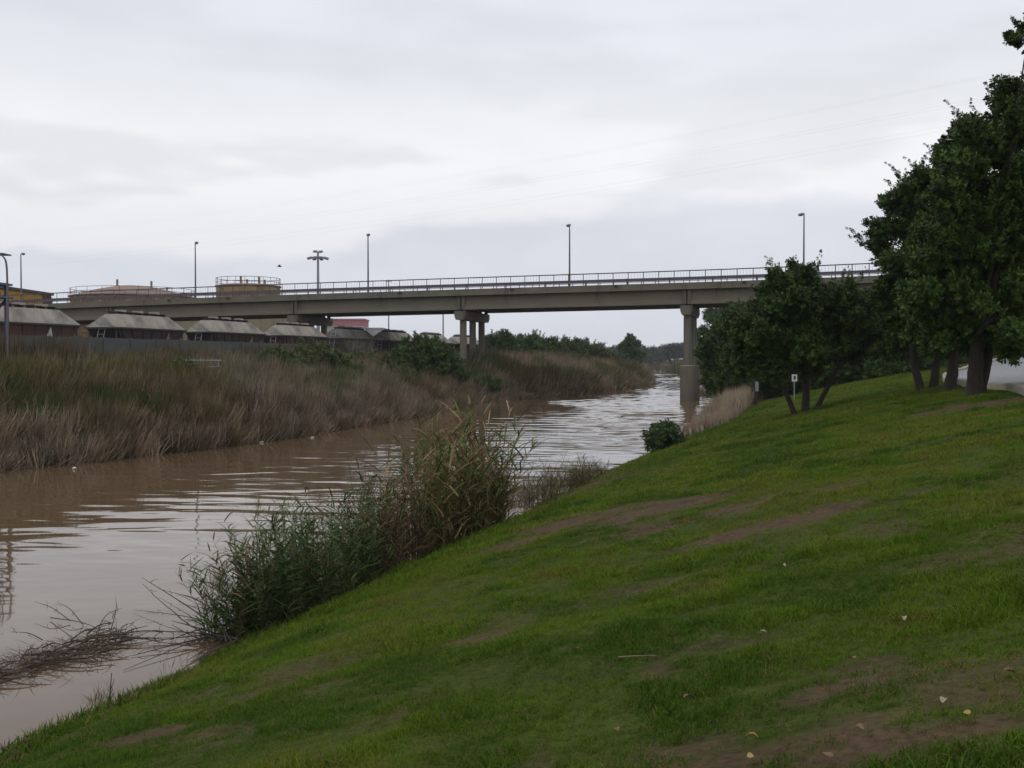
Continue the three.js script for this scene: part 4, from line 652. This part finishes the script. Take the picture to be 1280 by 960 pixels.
// dead branches lying out over the water, and the raft of flood litter
function sticks(name, label, cx, cd, defs, extra) {
  const R = rng(Math.round(cd * 100)), t = thing(name, label, 'branches', [cx, 0, -cd]);
  for (const [a, b, r, lift] of defs) { const m = a.clone().lerp(b, 0.5).add(V((R() - 0.5) * 0.12, lift ?? 0.05, (R() - 0.5) * 0.12)), sub = (p) => p.clone().sub(V(cx, 0, -cd)); const s = mesh('branch', taperTube([sub(a), sub(m), sub(b)], [r, r * 0.75, r * 0.3], 5, 0.2), M.stick, t);
    for (let k = 0; k < 3; k++) { const p = a.clone().lerp(b, 0.3 + R() * 0.65), q = p.clone().add(V((R() - 0.6) * 0.3, (R() - 0.1) * 0.12, (R() - 0.5) * 0.3)); mesh('twig', taperTube([sub(p), sub(p.clone().lerp(q, 0.5).add(V(0, 0.02, 0))), sub(q)], [r * 0.45, r * 0.15], 4), M.stick, s); } }
  if (extra) extra(t, R);
}
const W0 = (px, py, lift = 0) => { const b = -ray(px, py)[1], d = (EYE - lift) / b; return V(X(px, d), lift, -d); };
{
  const root = () => W0(278 + 34 * hash(k++, 1), 775 + 36 * hash(k, 2), 0.05 + 0.1 * hash(k, 4)), defs = []; let k = 0;
  for (const [px, py, r, l] of [[182, 722, 0.014, 0.2], [170, 790, 0.012, 0.14], [160, 805, 0.012, 0.06], [165, 820, 0.013, 0.05], [158, 838, 0.010, 0.05], [215, 842, 0.013, 0.06], [218, 776, 0.014, 0.1], [240, 744, 0.010, 0.2], [232, 826, 0.010, 0.05], [205, 800, 0.012, 0.08], [200, 736, 0.009, 0.25], [250, 838, 0.011, 0.05], [170, 762, 0.008, 0.12], [188, 812, 0.009, 0.04], [262, 770, 0.012, 0.12], [225, 790, 0.014, 0.09], [248, 815, 0.010, 0.06], [275, 830, 0.01, 0.05]]) { const e = W0(px + 16 * (hash(px, 9) - 0.5), py, l * 0.25); defs.push([root(), e, r * 0.9, l * 0.3]); }
  sticks('fallen_branches', 'fan of bare dark branches fallen into the water beside the green cane clump', X(240, 13), 13, defs);
}
{
  const R = rng(77), defs = [];
  for (let k = 0; k < 52; k++) { const t = R(), px = lerp(-30, 140, t) + (R() - 0.5) * 40, py = lerp(852, 796, t) + (R() - 0.5) * 26, a = W0(px, py, 0.02), an = 0.5 + (R() - 0.5) * 1.8, L = 0.2 + R() * 0.6; defs.push([a, a.clone().add(V(Math.cos(an) * L, R() * 0.05, -Math.sin(an) * L)), 0.006 + R() * 0.007, 0.03]); }
  for (const [px, py, ex, ey] of [[85, 776, 40, 752], [100, 780, 68, 752], [135, 790, 142, 745], [120, 785, 150, 760], [60, 772, 145, 798], [145, 798, 165, 778], [50, 800, 10, 790]]) defs.push([W0(px, py, 0.03), W0(ex, ey, 0.16), 0.007, 0.05]);
  sticks('flood_litter', 'dark raft of broken reeds and twigs floating by the lawn', X(70, 12.6), 12.6, defs, (t, R2) => {
    const s = new Soup(), cx = X(70, 12.6); for (let k = 0; k < 1000; k++) { const u = R2(), px = lerp(-35, 140, u) + (R2() - 0.5) * 44, py = lerp(850, 797, u) + (R2() - 0.5) * (R2() < 0.5 ? 16 : 34), p = W0(px, py, 0.005 + 0.07 * R2() * R2()).sub(V(cx, 0, -12.6)), a = R2() * 6.283; s.blade(p, V(Math.cos(a), 0.15 + R2() * 0.35, Math.sin(a)).normalize(), 0.10 + R2() * 0.24, 0.007, 0.5, 2, vary(R2() < 0.3 ? [0.15, 0.095, 0.05] : [0.06, 0.038, 0.026], R2, 0.35), R2); }
    mesh('reed_litter', s.build(), M.leaf, t, { kind: 'stuff' });
  });
}
// lone dead stalks standing in the shallows and among the clumps
[[58, 935, 905, 'dead stalk standing in the shallows near the lawn corner'], [28, 950, 925, 'short dead stalk in the shallows near the lawn corner'], [133, 890, 840, 'leaning dead stalk beside the small dark tuft of rushes'], [142, 888, 868, 'short dead stalk beside the small dark tuft of rushes']].forEach(([px, base, top, label]) => { const p = W0(px, base, 0), h = (base - top) / F * -p.z, t = thing('dead_stalk', label, 'stalk', [p.x, 0, p.z]); mesh('stem', taperTube([V(0, -0.25, 0), V(0.01, h * 0.5, 0), V(0.03, h, 0.01)], [0.008, 0.004], 5), M.stick, t); mesh('side_shoot', taperTube([V(0.01, h * 0.55, 0), V(0.05, h * 0.75, 0.02), V(0.06, h * 0.85, 0.02)], [0.004, 0.002], 4), M.stick, t); });
// the lawn: short grass in tufts, thin where the soil shows
{
  const G = [1, 2, 3, 4].map((k) => tuftGeo(500 + k, 24, 0.062, 0.06, 0.0042, 1.3, 1.2, 3)), lists = G.map(() => []), R = rng(600);
  const cs = [[0.094, 0.158, 0.010], [0.118, 0.185, 0.011], [0.070, 0.130, 0.010], [0.150, 0.180, 0.020], [0.19, 0.15, 0.06]];
  const sow = (d0, d1, per, k) => {
    for (let d = d0; d < d1; d += 0.5) {
      const x0 = Rx(d) + 0.05, x1 = Math.min(X(1280, d) + 2.5, x0 + 26), n = Math.round((x1 - x0) * 0.5 * per); if (n <= 0) continue;
      for (let q = 0; q < n; q++) {
        const x = x0 + R() * (x1 - x0), dd = d + R() * 0.5, b = soil(x, dd); if (R() < b * (dd < 14 ? 0.55 : 0.8) || roadSide(x, dd)) continue; const thick = fbm(x * 2.2 + 8, dd * 2.2, 3); if (R() > 0.3 + 1.5 * thick) continue;
        const lush = step(3.2, 0.6, x - Rx(dd)) * step(60, 20, dd) * step(11, 13.5, dd), y = H(x, dd), s = k * (0.45 + 1.15 * thick * thick * 1.6 + 0.6 * lush) * (0.75 + R() * 0.5) * (1 - b * 0.35), tone = fbm(x * 0.8 + 20, dd * 0.8, 3);
        let c = tone > 0.60 ? cs[3] : tone > 0.48 ? cs[1] : tone > 0.40 ? cs[0] : cs[2]; if (lush > 0.4) c = cs[R() < 0.6 ? 1 : 0]; if (R() < 0.05 + b * 0.3) c = cs[4];
        lists[Math.floor(R() * 4)].push({ p: V(x, y - 0.004, -dd), q: quatY(R() * 6.283, (R() - 0.5) * 0.4, (R() - 0.5) * 0.4), s: V(s * (1 + 0.3 * (k - 1)), s, s * (1 + 0.3 * (k - 1))), c: vary(c, R, 0.2) });
      }
    }
  };
  sow(3, 9, 1000, 1); sow(9, 16, 560, 1.1); sow(16, 30, 240, 1.45); sow(30, 72, 85, 1.9);
  // longer uncut grass along the water edge
  for (let k = 0; k < 5200; k++) { const d = 6 + 54 * Math.pow(R(), 1.7); if (d > 22.5 && d < 36 && R() < 0.85) continue; const x = Rx(d) + 0.03 + 0.55 * R() * R(), s = 1.5 + 1.6 * R() * fbm(d * 1.3, 5, 3) * 1.6; lists[k % 4].push({ p: V(x, H(x, d) - 0.01, -d), q: quatY(R() * 6.283, (R() - 0.5) * 0.5, (R() - 0.5) * 0.5), s: V(s, s * 1.1, s), c: vary(R() < 0.22 ? cs[4] : cs[R() < 0.5 ? 0 : 2], R, 0.25) }); }
  const o = thing('lawn_grass', 'short green grass of the sloping lawn beside the river', 'grass'); o.userData.kind = 'stuff';
  G.forEach((g, i) => copies('grass_tufts', g, M.grass, lists[i], o, { kind: 'stuff' }));
  console.log('grass', lists.map((l) => l.length).join(' '));
}
// dropped leaves and a twig on the grass
{
  const R = rng(700), mats = [std([0.32, 0.22, 0.06]), std([0.17, 0.10, 0.05]), std([0.34, 0.29, 0.19])];
  const L = [[1208, 903, 0, 'yellow fallen leaf on the bare soil of the lawn'], [953, 797, 2, 'pale fallen leaf lying in the thick grass'], [940, 930, 0, 'yellow fallen leaf near the small bare patch'], [938, 957, 0, ''], [1065, 831, 1, ''], [1033, 957, 1, ''], [1075, 921, 1, ''], [720, 818, 1, ''], [1180, 886, 2, ''], [980, 712, 2, ''], [770, 921, 1, ''], [1262, 850, 1, ''], [1130, 780, 2, ''], [860, 880, 1, '']];
  for (const [px, py, m, label] of L) {
    const [x, d] = onGround(px, Math.min(py, 956)), s = new Soup(); { const n = 9, ring = []; for (let q = 0; q < n; q++) { const a = q / n * 6.283, rx = 0.027 * (0.85 + 0.3 * R()), rz = 0.014 * (0.85 + 0.3 * R()); ring.push(V(Math.cos(a) * rx, 0.006 * Math.sin(a * 2 + px) + 0.008 * Math.abs(Math.sin(a)), Math.sin(a) * rz)); } for (let q = 0; q < n; q++) s.tri(V(0, 0, 0), ring[(q + 1) % n], ring[q]); } const o = mesh('fallen_leaf', s.build(), mats[m]); o.position.set(x, H(x, d) + 0.035, -d); o.rotation.set((R() - 0.5) * 0.5, R() * 6.28, (R() - 0.5) * 0.5);
    o.userData = { label: label || 'small dry fallen leaf lying on the lawn', category: 'leaf', group: 'fallen leaves on the lawn' };
  }
  const [x, d] = onGround(800, 829), t = thing('fallen_twig', 'pale dry twig lying on the lawn', 'twig', [x, H(x, d) + 0.035, -d], 0.1); mesh('twig', taperTube([V(-0.14, 0.005, 0), V(-0.02, 0.012, 0.012), V(0.13, 0.0, -0.015)], [0.006, 0.005, 0.002], 6), M.straw, t); mesh('side_twig', taperTube([V(0.02, 0.012, 0.01), V(0.07, 0.02, 0.03), V(0.1, 0.02, 0.045)], [0.003, 0.0015], 5), M.straw, t);
}
// litter afloat under the far bank
[[91, 586.5, 'pale plastic bottle afloat under the far bank near the loading frame', 0.15], [388, 547.5, 'pale plastic scrap afloat along the far bank', 0.09], [324, 553.5, 'white plastic bottle afloat below the headwall bank', 0.11]].forEach(([px, py, label, s]) => { const p = W0(px, py, 0), t = thing('floating_bottle', label, 'bottle', [p.x, 0.02, p.z], px * 0.3, 'litter afloat under the far bank'); const pr = [[0.001, 0], [0.26, 0.02], [0.28, 0.1], [0.26, 0.5], [0.28, 0.9], [0.2, 1.12], [0.09, 1.28], [0.09, 1.38], [0.001, 1.38]].map(([a, b]) => new THREE.Vector2(a * s * 1.3, b * s * 1.3)); mesh('body', new THREE.LatheGeometry(pr, 14).rotateZ(Math.PI / 2 - 0.1), M.whitePaint, t); mesh('lid', new THREE.CylinderGeometry(0.11 * s * 1.3, 0.11 * s * 1.3, 0.14 * s * 1.3, 10).rotateZ(Math.PI / 2 - 0.1).translate(-1.44 * s * 1.3, 0.144 * s * 1.3, 0), M.bluePaint, t); });

renderer.render(scene, camera);
